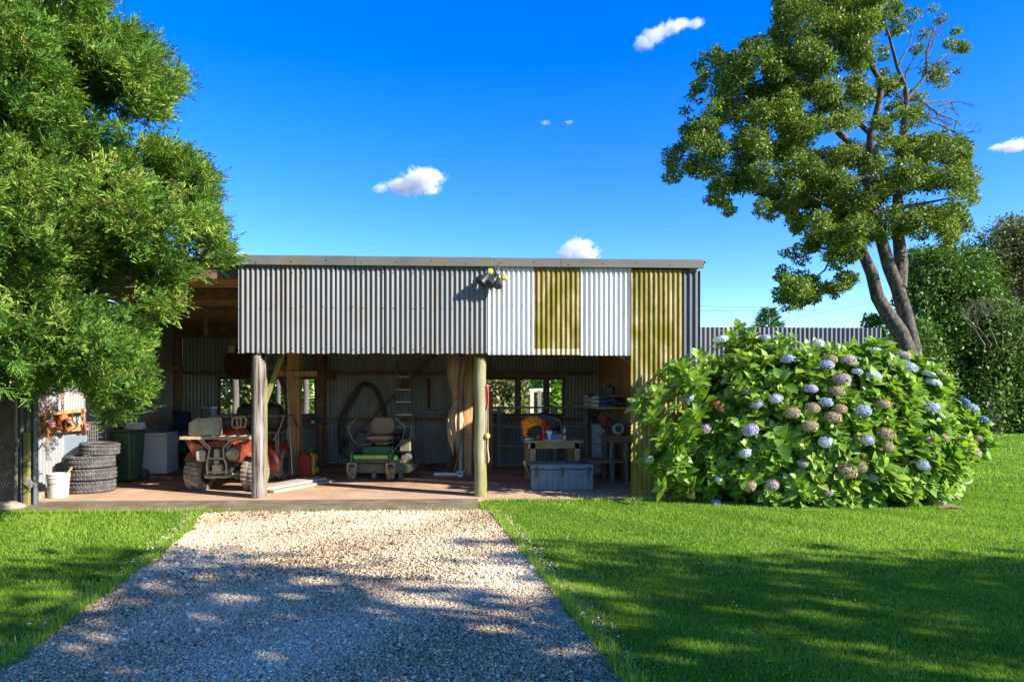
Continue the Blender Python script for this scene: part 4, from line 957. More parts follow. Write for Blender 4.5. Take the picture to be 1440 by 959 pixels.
blobby((.10, -.03, .20), (.13, .10, .08), 8, .35).build('sleeve', ORANGE, t)
blobby((-.1, -.05, .14), (.07, .06, .09), 11, .3).build('sleeve', ORANGE, t)
one('green_bag', blobby((0, 0, .11), (.13, .1, .12), 5, .3), BOTTLEGREEN, 'dark green bag under the orange jacket', 'bag', (xa(753, YT-.1), YT-.12, ZTB))
t = thing('camp_frame', 'black folding bag with grey frame tilted behind the orange jacket', 'bag', (xa(770, 12.0), 12.0, ZTB))
mb = MB(); mb.tube([(-.32, -.05, 0), (-.33, .0, .26), (-.1, .05, .40), (.05, .05, .37), (.22, .02, .31), (.26, 0, .1), (.3, -.02, .0)], .014, 8); mb.build('frame', RACK_STEEL, t)
mb = MB(); mb.ell((.04, .08, .30), (.24, .06, .15), 20, 10, rot=(0, R(14), 0), e=.7); mb.build('bag_body', BLACK, t)
t = thing('fire_extinguisher', 'red gas bottle with nozzle upright on the workbench', 'bottle', (xa(764, 11.55), 11.55, ZTB))
mb = MB(); mb.lathe([(.03, 0), (.034, .01), (.034, .17), (.02, .215), (0, .22)], n=16); mb.build('cylinder_body', RED, t)
mb = MB(); mb.tube([(0, 0, .21), (0, 0, .26), (.04, 0, .28)], .013, 8); mb.ell((.02, 0, .27), (.03, .025, .025)); mb.build('nozzle', RED, t)
one('red_pouch', blobby((0, 0, .05), (.05, .05, .055), 6, .2), RED, 'small red pouch left of the gas bottle', 'pouch', (xa(757.5, 11.5), 11.5, ZTB))
t = thing('cordless_drill', 'white and pale blue cordless tool standing on the workbench', 'power tool', (xa(772, 11.55), 11.55, ZTB))
mb = MB(); mb.prism([(-.03, 0), (.035, 0), (.03, .07), (.06, .13), (.055, .16), (-.06, .16), (-.06, .13), (-.025, .11)], -.03, .03); mb.build('tool_body', PALEBLUE, t, bevel=.012)
mb = MB(); mb.ell((-.01, .0, .20), (.055, .04, .05)); mb.build('motor_head', RED, t)
mb = MB(); mb.cyl((-.01, -.035, .205), (-.01, -.06, .205), .028); mb.build('chuck', BLACK, t)
t = thing('drink_bottle', 'clear plastic bottle with red label at the right of the workbench clutter', 'bottle', (xa(794, 11.6), 11.6, ZTB))
mb = MB(); mb.lathe([(.027, 0), (.03, .01), (.028, .08), (.03, .12), (.026, .16), (.012, .19), (.012, .205), (0, .205)], n=18); mb.build('bottle_body', mat('clear_plastic', (.55, .58, .6), rough=.15), t)
mb = MB(); mb.lathe([(.0305, .07), (.0315, .075), (.0315, .13), (.0305, .135)], n=18); mb.build('label_band', RED, t)
mb = MB(); mb.cyl((0, 0, .2), (0, 0, .22), .014); mb.build('cap', STEEL, t)
t = thing('tool_tray', 'grey green open tool tray on the workbench', 'tray', (xa(783, 11.75), 11.75, ZTB))
mb = MB(); mb.bb(-.13, .13, -.08, .08, 0, .012); mb.bb(-.13, .13, -.08, -.068, .012, .09); mb.bb(-.13, .13, .068, .08, .012, .09); mb.bb(-.13, -.118, -.068, .068, .012, .09); mb.bb(.118, .13, -.068, .068, .012, .09); mb.build('tray_body', LIDGREY, t)
mb = MB(); mb.tube([(.12, 0, .09), (.12, 0, .16), (.06, 0, .15)], .01, 6); mb.build('handle', STEEL, t)
one('paper_sheet', MB().box((0, 0, .004), (.34, .12, .006)), PAPER, 'pale blue sheet of paper on the front edge of the workbench', 'paper', (xa(777, 11.42), 11.47, ZTB), .05, smooth=False)
for i, (px, y, a, m, lb) in enumerate(((769, 11.5, .6, BENCH_WOOD, 'wooden handled tool lying across the bench paper'), (762, 11.46, 1.0, DULLRED, 'dull red handled tool on the bench edge'), (745, 11.5, -.2, DARKSTEEL, 'dark pliers on the left end of the bench'))):
    t = thing('hand_tool', lb, 'hand tool', (xa(px, y), y, ZTB+.012), a)
    mb = MB(); mb.tube([(-.1, 0, .012), (.02, 0, .014)], [.013, .01], 8); mb.build('handle', m, t)
    mb = MB(); mb.tube([(.02, 0, .014), (.1, 0, .016)], [.006, .008], 6); mb.build('shaft', STEEL, t)
t = thing('glove_pair', 'pale crumpled work gloves at the left corner of the bench', 'gloves', (xa(742, 11.48), 11.5, ZTB))
blobby((0, 0, .02), (.05, .04, .025), 9, .3).build('glove', WHITE_PLASTIC, t); blobby((.07, .03, .025), (.05, .035, .025), 10, .3).build('glove', CANVAS, t)
# --- grey storage case
yb = gp(790, 689, FZ).y
t = thing('storage_case', 'large blue grey moulded plastic storage case with black latches', 'case', (xa(791, yb), yb+.25, FZ), R(0))
w = (xa(835, yb)-xa(746, yb))/2; h = .41; d = .25
mb = MB(); mb.bb(-w*.985, w*.985, -d*.97, d*.97, 0, .32)
for x, ww in ((-w*.62, .07), (-w*.22, .05), (w*.1, .05), (w*.62, .07)): mb.bb(x-ww, x+ww, -d*.97-.012, -d*.97+.01, .002, .27)
mb.build('case_body', CHEST, t, bevel=.012)
RECESS = mat('case_recess', (.10, .14, .165), rough=.5)
for x in (-w*.62, w*.55): mb = MB(); mb.bb(x-.055, x+.055, -d*.97-.0165, -d*.97-.013, .03, .25); mb.build('recess_panel', RECESS, t, bevel=.004)
mb = MB(); mb.prism([(-w, .328), (w, .328), (w, .385), (w*.97, h), (-w*.97, h), (-w, .385)], -d, d); mb.build('lid', CHEST, t, bevel=.012)
for x in (-w*.82, 0, w*.84):
    mb = MB(); mb.bb(x-.022, x+.022, -d-.02, -d-.002, .29, .37); mb.bb(x-.014, x+.014, -d-.028, -d-.012, .20, .30); mb.build('latch', BLACK, t, bevel=.004)
for x in np.linspace(-w*.8, w*.8, 6):
    mb = MB(); mb.bb(x-.02, x+.02, -d*.9, -d*.5, h+.001, h+.014); mb.build('lid_rib', BLACK, t, bevel=.004)
mb = MB(); mb.tube([(w*.84, -d-.03, .2), (w*.86, -d-.035, .15), (w*.82, -d-.03, .1)], .004, 5); mb.build('lanyard', BLACK, t)
# --- right hand clutter along the ply lining (x about 2.5)
def lining_y(px): return 2.3/((SY+CY*(px-720)/F)/(CY-SY*(px-720)/F))
t = thing('wall_shelf', 'long shelf on the right wall loaded with dark crates', 'shelf', (2.3, 13.6, za(860, 571, 13.4)))
mb = MB(); mb.bb(-.28, .255, -1.6, 1.5, -.03, 0); mb.build('shelf_board', WOOD_WARM, t, smooth=False)
for y in (-1.5, 0, 1.4):
    mb = MB(); mb.bar((.24, y, -.4), (-.2, y, -.035), .04, .05); mb.build('bracket', DARKSTEEL, t, smooth=False)
sz = t.location.z
mb = MB(); t2 = thing('upper_shelf', 'short upper shelf above the dark crates on the right wall', 'shelf', (2.35, 12.7, za(868, 556, 12.7)))
mb.bb(-.2, .2, -.75, 1.0, -.025, 0); mb.build('shelf_board', WOOD_BROWN, t2, smooth=False)
for y in (-.6, .8):
    mb = MB(); mb.bar((.19, y, -.2), (-.15, y, -.03), .03, .04); mb.build('bracket', DARKSTEEL, t2, smooth=False)
for i, (y, m, s, lb) in enumerate(((12.35, BLUE, (.3, .3, .2), 'nearest blue crate on the right wall shelf'), (12.75, BLUE, (.3, .32, .19), 'second blue crate on the right wall shelf'), (13.2, LIDGREY, (.2, .2, .14), 'grey carton beside the blue crates'), (13.6, DARKSTEEL, (.22, .25, .16), 'dark tin box deep on the right wall shelf'), (14.1, LIDGREY, (.2, .2, .22), 'grey tin farthest back on the right wall shelf'))):
    t = thing('shelf_crate', lb, 'crate', (2.22, y, sz), .06*i)
    mb = MB(); a, b, c = s; w_ = .012
    mb.bb(-a/2, a/2, -b/2, b/2, 0, w_)
    for z in (w_, c*.4, c*.75): 
        mb.bb(-a/2, a/2, -b/2, -b/2+w_, z+.003, z+c*.22); mb.bb(-a/2, a/2, b/2-w_, b/2, z+.003, z+c*.22); mb.bb(-a/2, -a/2+w_, -b/2+w_, b/2-w_, z+.003, z+c*.22); mb.bb(a/2-w_, a/2, -b/2+w_, b/2-w_, z+.003, z+c*.22)
    for x in (-a/2+.01, a/2-.01):
        for yy_ in (-b/2+.01, b/2-.01): mb.bb(x-.012, x+.012, yy_-.012, yy_+.012, 0.001, c)
    mb.build('slatted_side', m, t, smooth=False)
    blobby((0, 0, c*.6), (a*.38, b*.38, c*.5), 20+i, .3).build('contents', DARKSTEEL, t)
for i, (y, h_, lb) in enumerate(((12.2, .16, 'dark tin on the upper shelf nearest the opening'), (12.6, .22, 'tall dark can in the middle of the upper shelf'), (13.2, .14, 'low dark can at the back of the upper shelf'))):
    t = thing('paint_tin', lb, 'tin', (2.3, y, t2.location.z))
    mb = MB(); mb.lathe([(.07, 0), (.075, .006), (.07, .012), (.07, h_-.012), (.076, h_-.006), (.07, h_), (.055, h_-.008), (0, h_-.008)], n=20); mb.build('can', DARKSTEEL, t)
    mb = MB(); mb.tube([(.072*math.cos(a), 0, h_*.8+.07*math.sin(a)) for a in np.linspace(0, math.pi, 9)], .003, 5); mb.build('handle', STEEL, t)
# filing cabinet
yf = 12.75; xf0, xf1 = xa(833, yf), xa(847, yf); t = thing('drawer_cabinet', 'narrow grey chest of drawers at the right rear of the bay', 'cabinet', ((xf0+xf1)/2+.02, yf, FZ), R(-8)); hz = za(840, 596, yf)-FZ
w = (xf1-xf0)/2+.03
mb = MB(); mb.bb(-w, w, 0, .45, 0, hz); mb.build('carcass', FILING, t, bevel=.006)
for k in range(5):
    z0 = .03+k*(hz-.05)/5; mb = MB(); mb.bb(-w+.008, w-.008, -.016, -.001, z0, z0+(hz-.05)/5-.012); dr_ = mb.build('drawer', FILING, t, bevel=.004)
    mb = MB(); mb.bb(-.04, .04, -.03, -.017, z0+.06, z0+.075); mb.build('handle', STEEL, dr_)
t = one('khaki_board', MB().box((0, 0, .40), (.16, .03, .80), (R(-4), 0, 0)), mat('khaki_panel', (.32, .29, .2), rough=.8), 'khaki panel leaning between the drawers and the sawhorse bench', 'panel', (xa(855, 12.75), 12.75, FZ), R(-8), smooth=False)
# sturdy old bench with grinder
yw = 11.75; t = thing('old_bench', 'dark old timber bench by the mossy wall with a shelf underneath', 'bench', (xa(878, yw)-.03, yw+.2, FZ)); zt_ = za(878, 612, yw)-FZ
mb = MB(); mb.bb(-.24, .42, -.3, .5, zt_-.13, zt_); mb.build('bench_top', WOOD_BROWN, t, bevel=.008)
for x, y in ((-.2, -.26), (.04, -.26), (.38, -.26), (-.2, .45), (.38, .45)):
    mb = MB(); mb.bb(x-.04, x+.04, y-.04, y+.04, 0, zt_-.131); mb.build('leg', WOOD_GREY if x < 0.3 else WOOD_BROWN, t, bevel=.005)
mb = MB(); mb.bb(-.62, .36, -.2, .4, .33, .36); mb.build('lower_shelf', WOOD_WARM, t, smooth=False)
ob = t
t = thing('bench_grinder', 'bench grinder with pale green round guard on the old bench', 'grinder', (xa(871, yw), yw+.05, FZ+zt_))
mb = MB(); mb.lathe([(0, -.03), (.05, -.03), (.095, -.028), (.1, -.01), (.1, .03), (0, .03)], (-.02, -.05, .11), 'Y', 28); mb.build('wheel_guard', PALEGREEN, t)
mb = MB(); mb.lathe([(0, -.036), (.06, -.036), (.06, -.031), (0, -.031)], (-.02, -.05, .11), 'Y', 24); mb.build('grinding_wheel', DARKSTEEL, t)
mb = MB(); mb.cyl((-.02, -.02, .11), (-.02, .2, .11), .06); mb.bb(-.09, .05, -.02, .18, 0, .04); mb.build('motor', BLACK, t)
t = thing('red_machine', 'dull red round machine cover behind the bench grinder', 'machine', (xa(855, 12.6), 12.6, 0)); zq = za(855, 590, 12.6)
mb = MB(); mb.ell((-.06, 0, zq), (.11, .1, .17), 18, 12); mb.ell((.06, -.03, zq-.08), (.09, .09, .09), 16, 10); mb.build('housing', DULLRED, t)
mb = MB(); mb.cyl((0, 0, FZ), (0, 0, zq-.1), .03); mb.bb(-.15, .15, -.12, .12, FZ, FZ+.03); mb.build('stand', DARKSTEEL, t)
t = thing('twig_bundle', 'thin pale twigs poking down under the fascia by the mossy wall', 'twigs', at(878, 500, 10.2))
mb = MB()
for a, b in (((862, 498), (884, 508)), ((872, 499), (889, 514)), ((868, 501), (880, 503)), ((880, 499), (889, 509))): mb.tube([at(*a, 10.2)-t.location, at(*b, 10.22)-t.location], .005, 5)
mb.build('twigs', ALU, t)
# --- floodlights
t = thing('security_light', 'black twin security floodlight with sensor on the fascia below the flashing', 'light', (xa(700, YF), YF-.012, ZT-.03))
mb = MB(); mb.cyl((0, -.0, .0), (0, -.05, 0), .05); mb.build('mount', DARKSTEEL, t)
for px0, py0, px1, py1, lens in ((689, 383, 676, 398, 0), (701, 391, 700, 403, 0), (694, 393, 688, 400, 0)):
    p = at(px0, py0, YF-.07)-t.location; q = at(px1, py1, YF-.16)-t.location; dv = q-p
    mb = MB(); mb.tube([p, p+dv*.35, p+dv*.55, q], [.022, .03, .055, .065], 16); mb.build('lamp_head', BLACK, t)
    mb = MB(); mb.tube([p*0+Vector((0, -.04, 0)), p], .012, 8); mb.build('arm', BLACK, t)
for px0, py0 in ((689, 382), (709, 390)):
    p = at(px0, py0, YF-.1)-t.location
    mb = MB(); mb.lathe([(0, -.02), (.03, -.018), (.046, 0), (.05, .012), (.045, .03), (.02, .05), (0, .05)], p, 'Y', 18); mb.build('lamp_lens', LAMPGLASS, t)
mb = MB(); p = at(700, 384, YF-.08)-t.location; mb.box(p, (.07, .07, .06)); mb.ell(p+Vector((0, -.04, -.02)), (.025, .02, .02)); mb.build('sensor', LIDGREY, t, bevel=.01)
mb = MB(); mb.tube([at(703, 380, YF-.04)-t.location, at(707, 385, YF-.06)-t.location, at(710, 389, YF-.06)-t.location], .006, 6); mb.build('cord', DARKSTEEL, t)
# ------------------------------------------------------------------ vegetation
CONIFER = leafmat('conifer_leaf', [(0, (.03, .085, .018)), (.45, (.085, .19, .028)), (.75, (.17, .29, .038)), (.97, (.32, .42, .06)), (1, (.17, .12, .06))], transl=.2, rough=.6, spec=.2)
TREELEAF = leafmat('tree_leaf', [(0, (.045, .085, .014)), (.5, (.135, .20, .028)), (.85, (.24, .30, .045)), (1, (.31, .34, .08))], transl=.25, rough=.5, spec=.3)
HEDGELEAF = leafmat('hedge_leaf', [(0, (.03, .08, .015)), (.5, (.085, .165, .025)), (.9, (.16, .26, .04)), (1, (.24, .31, .07))], transl=.2, rough=.5, spec=.25)
BROWNLEAF = leafmat('olive_leaf', [(0, (.05, .075, .02)), (.5, (.13, .14, .035)), (1, (.24, .2, .07))], transl=.2)
HYDLEAF = leafmat('hydrangea_leaf', [(0, (.055, .15, .022)), (.45, (.17, .31, .038)), (.8, (.33, .45, .065)), (.96, (.48, .52, .09)), (1, (.30, .22, .06))], transl=.3, rough=.4, spec=.4)
GRASS = leafmat('grass_blade', [(0, (.07, .16, .012)), (.5, (.25, .40, .035)), (.9, (.42, .53, .09)), (1, (.40, .38, .14))], transl=.4, rough=.6, spec=.2)
YELLEAF = leafmat('reed_leaf', [(0, (.10, .12, .03)), (.5, (.24, .24, .08)), (1, (.42, .38, .18))], transl=.3)
PINKLEAF = leafmat('blossom', [(0, (.05, .06, .03)), (.5, (.22, .16, .15)), (1, (.5, .42, .42))], transl=.2)
def sph(n):
    v = rng.normal(size=(n, 3)); return unit(v)
def sprays(C, A, L, k=16, wid=.016, spread=.6, seed=0):
    """fern like conifer sprays: C bases, A axes, L lengths"""
    n = len(C); A = unit(A); up = np.tile([0, 0, 1.], (n, 1))+rng.normal(size=(n, 3))*.45
    S = unit(np.cross(A, up)); N = unit(np.cross(S, A))
    s = (np.arange(k)+.5)/k; side = np.where(np.arange(k) % 2, 1., -1.)
    L = np.reshape(L, (n, 1, 1)); s_ = s[None, :, None]
    base = C[:, None, :]+A[:, None, :]*L*s_-N[:, None, :]*L*.22*s_**2
    ang = (spread*(1.15-s)+rng.normal(size=(n, k))*.22)[..., None]
    tw = (rng.normal(size=(n, k))*.5)[..., None]
    D = A[:, None, :]*np.cos(ang)+(S[:, None, :]*np.cos(tw)+N[:, None, :]*np.sin(tw))*np.sin(ang)*side[None, :, None]
    l = L*(.34*(1-s_)+.14)*(1+.3*rng.normal(size=(n, k, 1)))
    D = unit(D); NN = N[:, None, :]+rng.normal(size=(n, k, 3))*.5
    return base.reshape(-1, 3), D.reshape(-1, 3), NN.reshape(-1, 3), np.abs(l).reshape(-1), np.full(n*k, wid)*(.7+.6*rng.random(n*k))
# ---------------- big conifer at left
TX, TYy = -6.75, 7.2
con = thing('conifer_tree', 'huge dense bright green conifer overhanging the left end of the shed', 'tree', (TX, TYy, 0))
OUT = [(-400, -400), (150, -400), (165, -60), (152, 8), (132, 16), (150, 44), (193, 44), (224, 68), (261, 96), (266, 117), (247, 141), (238, 166), (196, 176), (190, 184), (222, 200), (246, 203), (272, 219), (309, 248), (297, 292), (314, 318), (335, 358), (327, 386), (270, 390), (280, 428), (228, 466), (226, 483), (218, 508), (219, 530), (216, 566), (200, 588), (183, 606), (156, 622), (143, 600), (132, 560), (108, 545), (99, 556), (75, 548), (52, 569), (23, 558), (0, 545), (-400, 560)]
OUT = [(x_-(0 if x_ < 0 else (18 if y_ < 530 else 8) if y_ > 375 else 9)*(1 if x_ > 60 else .3), y_-(3 if y_ > 520 else 0)) for x_, y_ in OUT]
def Rz(z): return np.interp(z, [.9, 1.3, 2, 3, 4, 5, 6, 7.5, 9, 10.5], [2.0, 2.7, 3.2, 3.7, 3.55, 3.1, 2.6, 1.9, 1.1, .2])
lob = []
for i in range(700):
    z = rng.uniform(1.15, 9.8); a = rng.uniform(-math.pi, math.pi); r = Rz(z)*rng.uniform(.5, 1.0)
    c = np.array([TX+r*math.cos(a), TYy+r*math.sin(a)*1.0, z]); lob.append((c, rng.uniform(.38, .68)))
# silhouette boughs, pixel outline given its own depth
for px, py, Y, r in ((225, 110, 7.9, .5), (240, 128, 7.9, .35), (190, 75, 7.8, .5), (232, 158, 7.8, .3), (225, 222, 8.0, .4), (262, 240, 8.1, .4), (285, 262, 8.2, .34), (272, 290, 8.2, .42), (290, 325, 8.2, .36), (312, 352, 8.3, .28), (306, 372, 8.3, .26), (250, 340, 8.1, .5), (235, 385, 8.0, .5), (262, 410, 8.0, .32), (240, 440, 7.9, .3), (205, 462, 7.8, .35), (190, 500, 7.7, .3), (175, 540, 7.6, .3), (190, 560, 7.6, .26), (165, 575, 7.6, .28), (160, 600, 7.6, .2), (185, 588, 7.6, .2), (130, 520, 7.4, .4), (90, 515, 7.2, .4), (40, 520, 7.0, .35), (70, 480, 7.0, .45), (150, 470, 7.4, .5), (20, 470, 6.9, .4), (120, 5, 8.2, .28), (150, -10, 8.3, .25), (100, 60, 7.4, .5), (150, 120, 7.5, .5), (60, 130, 6.6, .5), (150, 190, 7.5, .5), (195, 300, 7.7, .5)):
    lob.append((np.array(at(px, py, Y)), r))
k = 0
while k < 300:
    px, py = rng.uniform(-30, 325), rng.uniform(-60, 610); r = rng.uniform(.22, .45); rp = r*85
    if all(inpoly(px+a*rp, py+b*rp, OUT) for a, b in ((0, 0), (1, 0), (0, 1), (0, -1))):
        lob.append((np.array(at(px, py, np.interp(px, [-30, 325], [6.6, 8.4])+rng.uniform(-.3, .9))), r)); k += 1
Cs, As, Ls, Tr = [], [], [], []
for c, r in lob:
    n = int(10+56*r**1.8)
    d = sph(n); d[:, 2] = np.where(d[:, 2] < -.3, -d[:, 2], d[:, 2])
    axis = np.array([c[0]-TX, c[1]-TYy, 0]); axis = axis/max(np.linalg.norm(axis), .01)
    p = c+d*np.array([r, r, r*.7])*rng.uniform(.55, 1., (n, 1))
    A = unit(d*.8+axis*.45+np.array([0, 0, .42])+rng.normal(size=(n, 3))*.25)
    sz = rng.uniform(.7, 1.35, n)
    q = 8
    A2 = np.repeat(A, q, 0)+rng.normal(size=(n*q, 3))*.52
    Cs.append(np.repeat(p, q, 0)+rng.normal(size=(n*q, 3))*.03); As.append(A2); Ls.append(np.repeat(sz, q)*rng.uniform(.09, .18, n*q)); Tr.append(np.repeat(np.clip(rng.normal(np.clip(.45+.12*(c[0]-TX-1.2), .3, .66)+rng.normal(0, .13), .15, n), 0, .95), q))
# ragged plumes along the outline
ol_ = [(OUT[i], OUT[i+1]) for i in range(2, len(OUT)-2)]
for k in range(420):
    (x0_, y0_), (x1_, y1_) = ol_[rng.integers(len(ol_))]
    if math.hypot(x1_-x0_, y1_-y0_) < rng.uniform(0, 34): continue
    u = rng.random(); px, py = x0_+(x1_-x0_)*u, y0_+(y1_-y0_)*u
    if 148 < py < 212 or py > 378: continue
    q = np.array(at(px-rng.uniform(4, 16), py+rng.uniform(0, 10), np.interp(px, [0, 330], [7.1, 8.3])+rng.normal(0, .25)))
    m = 6; Cs.append(np.repeat(q[None], m, 0)+rng.normal(size=(m, 3))*.035)
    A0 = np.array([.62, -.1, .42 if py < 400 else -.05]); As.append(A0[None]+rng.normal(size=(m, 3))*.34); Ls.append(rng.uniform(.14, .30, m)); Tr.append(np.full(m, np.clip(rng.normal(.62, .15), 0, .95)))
Cs = np.concatenate(Cs); As = np.concatenate(As); Ls = np.concatenate(Ls); Tr = np.concatenate(Tr)
tip = Cs+unit(As)*Ls[:, None]*.8
x, y = proj(tip); x2, y2 = proj(Cs)
infront = (Cs[:, 0]*SY+Cs[:, 1]*CY) > .5
jit_ = rng.normal(0, 5, (2, len(x)))
pk = np.sin(2.9*Cs[:, 0]+1.3*Cs[:, 1]+.7)*np.sin(3.3*Cs[:, 2]-.9*Cs[:, 0]+1.9)+.6*np.sin(5.3*Cs[:, 0]-2.2*Cs[:, 2])*np.sin(6.1*Cs[:, 2]+2.1*Cs[:, 1])+rng.normal(0, .12, len(Cs))
pocket = (pk < -.34) & (x2 < 250) & (np.hypot(Cs[:, 0]-TX, Cs[:, 1]-TYy) > .62*Rz(Cs[:, 2]))
ok = inpoly(x2+jit_[0], y2+jit_[1], OUT) & ~pocket | ~infront | (x < -300)
dist = np.linalg.norm(Cs-np.array([0, 0, 1.5]), axis=1)
vis = (x > -420) & (x < 400) & (y > -260)
keep = ok & (vis | (rng.random(len(Cs)) < .35)) & (dist > 3.5)
Cs, As, Ls, Tr = Cs[keep], As[keep], Ls[keep], Tr[keep]; print('conifer sprays', len(Cs))
B, D, N, l, w = sprays(Cs, As, Ls, k=16, wid=.0125, spread=.8)
Vv, Ff = leaf_quads(B, D, N, l, w, .1)
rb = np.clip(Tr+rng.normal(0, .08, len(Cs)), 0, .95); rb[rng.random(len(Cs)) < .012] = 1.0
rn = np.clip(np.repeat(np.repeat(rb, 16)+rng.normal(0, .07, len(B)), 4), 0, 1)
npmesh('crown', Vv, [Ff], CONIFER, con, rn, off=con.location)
mb = MB(); mb.tube([(0, 0, -.05), (.05, 0, 1.5), (-.05, .1, 4), (0, 0, 9.6)], [.42, .32, .22, .03], 14, jit=.06); mb.build('trunk', BARK, con)
mb = MB()
for c, r in lob[::4]:
    v = Vector(c)-con.location
    if v.z < 2.2 or v.y < -1.2: continue
    v = v*.8; z0 = max(.9, v.z-.5); mb.tube([(0, 0, z0), v*.5+Vector((0, 0, z0*.5+.05)), v], [.04, .025, .008], 6)
mb.build('limbs', BARK, con)
# ---------------- generic leaf clumps
def clumps(C, rad, per, lsz, flat=.7, upb=.6, seed=0, hollow=.55, asp=.55):
    P_, D_, N_, R_ = [], [], [], []
    for c, r in zip(C, rad):
        n = int(per*(r**1.7)*rng.uniform(.6, 1.3)); d = sph(n)
        q = rng.uniform(hollow, 1.05, (n, 1))*(1+.18*np.sin(d[:, :1]*7+r*40)*np.sin(d[:, 1:2]*6+r*20))
        P_.append(c+d*np.array([r, r, r*flat])*q)
        D_.append(d+rng.normal(size=(n, 3))*.7); N_.append(d*.8+np.array([0, 0, upb])+rng.normal(size=(n, 3))*.55)
        R_.append(np.clip(rng.normal(.5, .1)+rng.normal(0, .17, n), 0, 1))
    P_ = np.concatenate(P_); n = len(P_); L = lsz*(.7+.6*rng.random(n))
    V, Fq = leaf_quads(P_, unit(np.concatenate(D_)), np.concatenate(N_), L, L*asp)
    return P_, V, Fq, np.concatenate(R_)
def crown_from(name, parent, C, rad, per, lsz, m, **k):
    P_, V, Fq, r_ = clumps(C, rad, per, lsz, **k)
    return npmesh(name, V, [Fq], m, parent, np.repeat(r_, 4), off=parent.location)
# ---------------- tall tree at right
YT_ = 24.0
tr0 = gp(1296, 560); base = at(1300, 575, YT_); base.z = 0
rt = thing('tall_tree', 'tall spreading three stemmed tree behind the hydrangea with sparse bare top right', 'tree', base)
def tp(px, py, dy=0): return at(px, py, YT_+dy)-base
def limb(pts, r0, r1, n=9, m=BARK, name='limb'):
    mb = MB(); k = len(pts); mb.tube(pts, [r0+(r1-r0)*i/(k-1) for i in range(k)], n, jit=.05); return mb.build(name, m, rt)
limb([tp(1286, 590), tp(1278, 500), tp(1266, 468), tp(1250, 445), tp(1234, 418), tp(1226, 385), tp(1214, 358), tp(1200, 320), tp(1175, 280), tp(1140, 250)], .32, .11, name='trunk', n=14)
limb([tp(1296, 590, .3), tp(1284, 490, .2), tp(1272, 440, .2), tp(1262, 405, .1), tp(1250, 375), tp(1240, 340), tp(1230, 300), tp(1222, 250), tp(1225, 190), tp(1235, 150), tp(1240, 120), tp(1225, 90), tp(1205, 70)], .30, .06, name='trunk', n=14)
limb([tp(1264, 405, .1), tp(1267, 370, .4), tp(1263, 330, .6), tp(1262, 280, .9), tp(1265, 230, .9), tp(1272, 170, .8), tp(1275, 140, .8)], .26, .09)
limb([tp(1186, 192, -.5), tp(1165, 172, -.7), tp(1135, 160, -.9), tp(1100, 150, -1.1)], .12, .05)
limb([tp(1225, 280, -.3), tp(1205, 215, -.4), tp(1186, 192, -.5)], .13, .11)
for pts, r in (([(1275, 140), (1272, 120), (1262, 95), (1250, 50), (1240, 25)], .09), ([(1275, 140), (1288, 125), (1303, 105), (1303, 75), (1312, 45), (1322, 25)], .07), ([(1303, 110), (1325, 80), (1350, 70)], .05), ([(1272, 135), (1300, 145), (1330, 142), (1340, 140)], .05), ([(1300, 145), (1318, 160), (1345, 170), (1352, 178)], .04), ([(1290, 150), (1310, 172), (1330, 178), (1335, 195)], .04), ([(1318, 160), (1335, 150), (1350, 165)], .03), ([(1330, 178), (1350, 172), (1355, 165)], .025), ([(1345, 170), (1340, 190), (1345, 198)], .025), ([(1262, 95), (1280, 60), (1285, 30)], .04), ([(1303, 75), (1290, 55), (1300, 48)], .03), ([(1240, 120), (1260, 130), (1270, 140)], .05)):
    limb([tp(a, b, .8+.02*(a-1275)) for a, b in pts], r, r*.35, 6)
for pts, r in (([(1205, 330), (1180, 340), (1160, 350), (1135, 345), (1128, 370)], .07), ([(1180, 340), (1160, 380), (1140, 395)], .05), ([(1225, 300), (1280, 290), (1330, 280)], .1), ([(1222, 250), (1180, 255), (1120, 265), (1060, 275)], .1), ([(1230, 300), (1180, 300), (1130, 270)], .09), ([(1225, 190), (1150, 120), (1080, 110), (1020, 130)], .09), ([(1080, 200), (1010, 215), (960, 220)], .06), ([(1205, 70), (1150, 40), (1120, -10)], .05), ([(1140, 250), (1090, 220), (1060, 190)], .08)):
    limb([tp(a, b, rng.uniform(-.6, .6)) for a, b in pts], r, r*.3, 7)
rq = random.Random(12)
def twig(p, d, L, r, dep):
    q = p+d*L; m_ = p+d*L*.5+Vector((rq.uniform(-.06, .06), rq.uniform(-.06, .06), rq.uniform(-.06, .06))); mb.tube([p, m_, q], [r, r*.85, r*.7], 5)
    if dep: 
        for _ in range(2 if rq.random() < .7 else 3): twig(q, (d+Vector((rq.uniform(-.7, .8), rq.uniform(-.6, .6), rq.uniform(-.6, .55)))).normalized(), L*rq.uniform(.6, .85), r*.62, dep-1)
for px, py, dx, dz in ((1283, 150, .9, .1), (1290, 160, .9, -.25), (1300, 110, .8, .7), (1303, 80, .5, .9), (1270, 120, .3, 1), (1320, 150, .9, .3), (1320, 175, .8, -.3)):
    mb = MB(); twig(tp(px, py, .8+.02*(px-1275)), Vector((dx, .1, dz)).normalized(), .55, .035, 4); mb.build('twigs', BARK, rt)
POLY = [(1085, -60), (1093, 40), (1060, 62), (1010, 68), (988, 88), (984, 130), (963, 170), (965, 195), (940, 222), (948, 243), (975, 240), (1003, 240), (1005, 275), (1025, 298), (1055, 306), (1090, 294), (1112, 290), (1125, 338), (1105, 375), (1098, 418), (1115, 430), (1150, 412), (1186, 405), (1202, 383), (1188, 362), (1220, 340), (1265, 316), (1290, 328), (1330, 340), (1360, 318), (1368, 250), (1358, 202), (1325, 194), (1295, 196), (1275, 190), (1255, 200), (1238, 200), (1245, 165), (1290, 150), (1275, 128), (1245, 110), (1240, 60), (1262, 10), (1245, -60)]
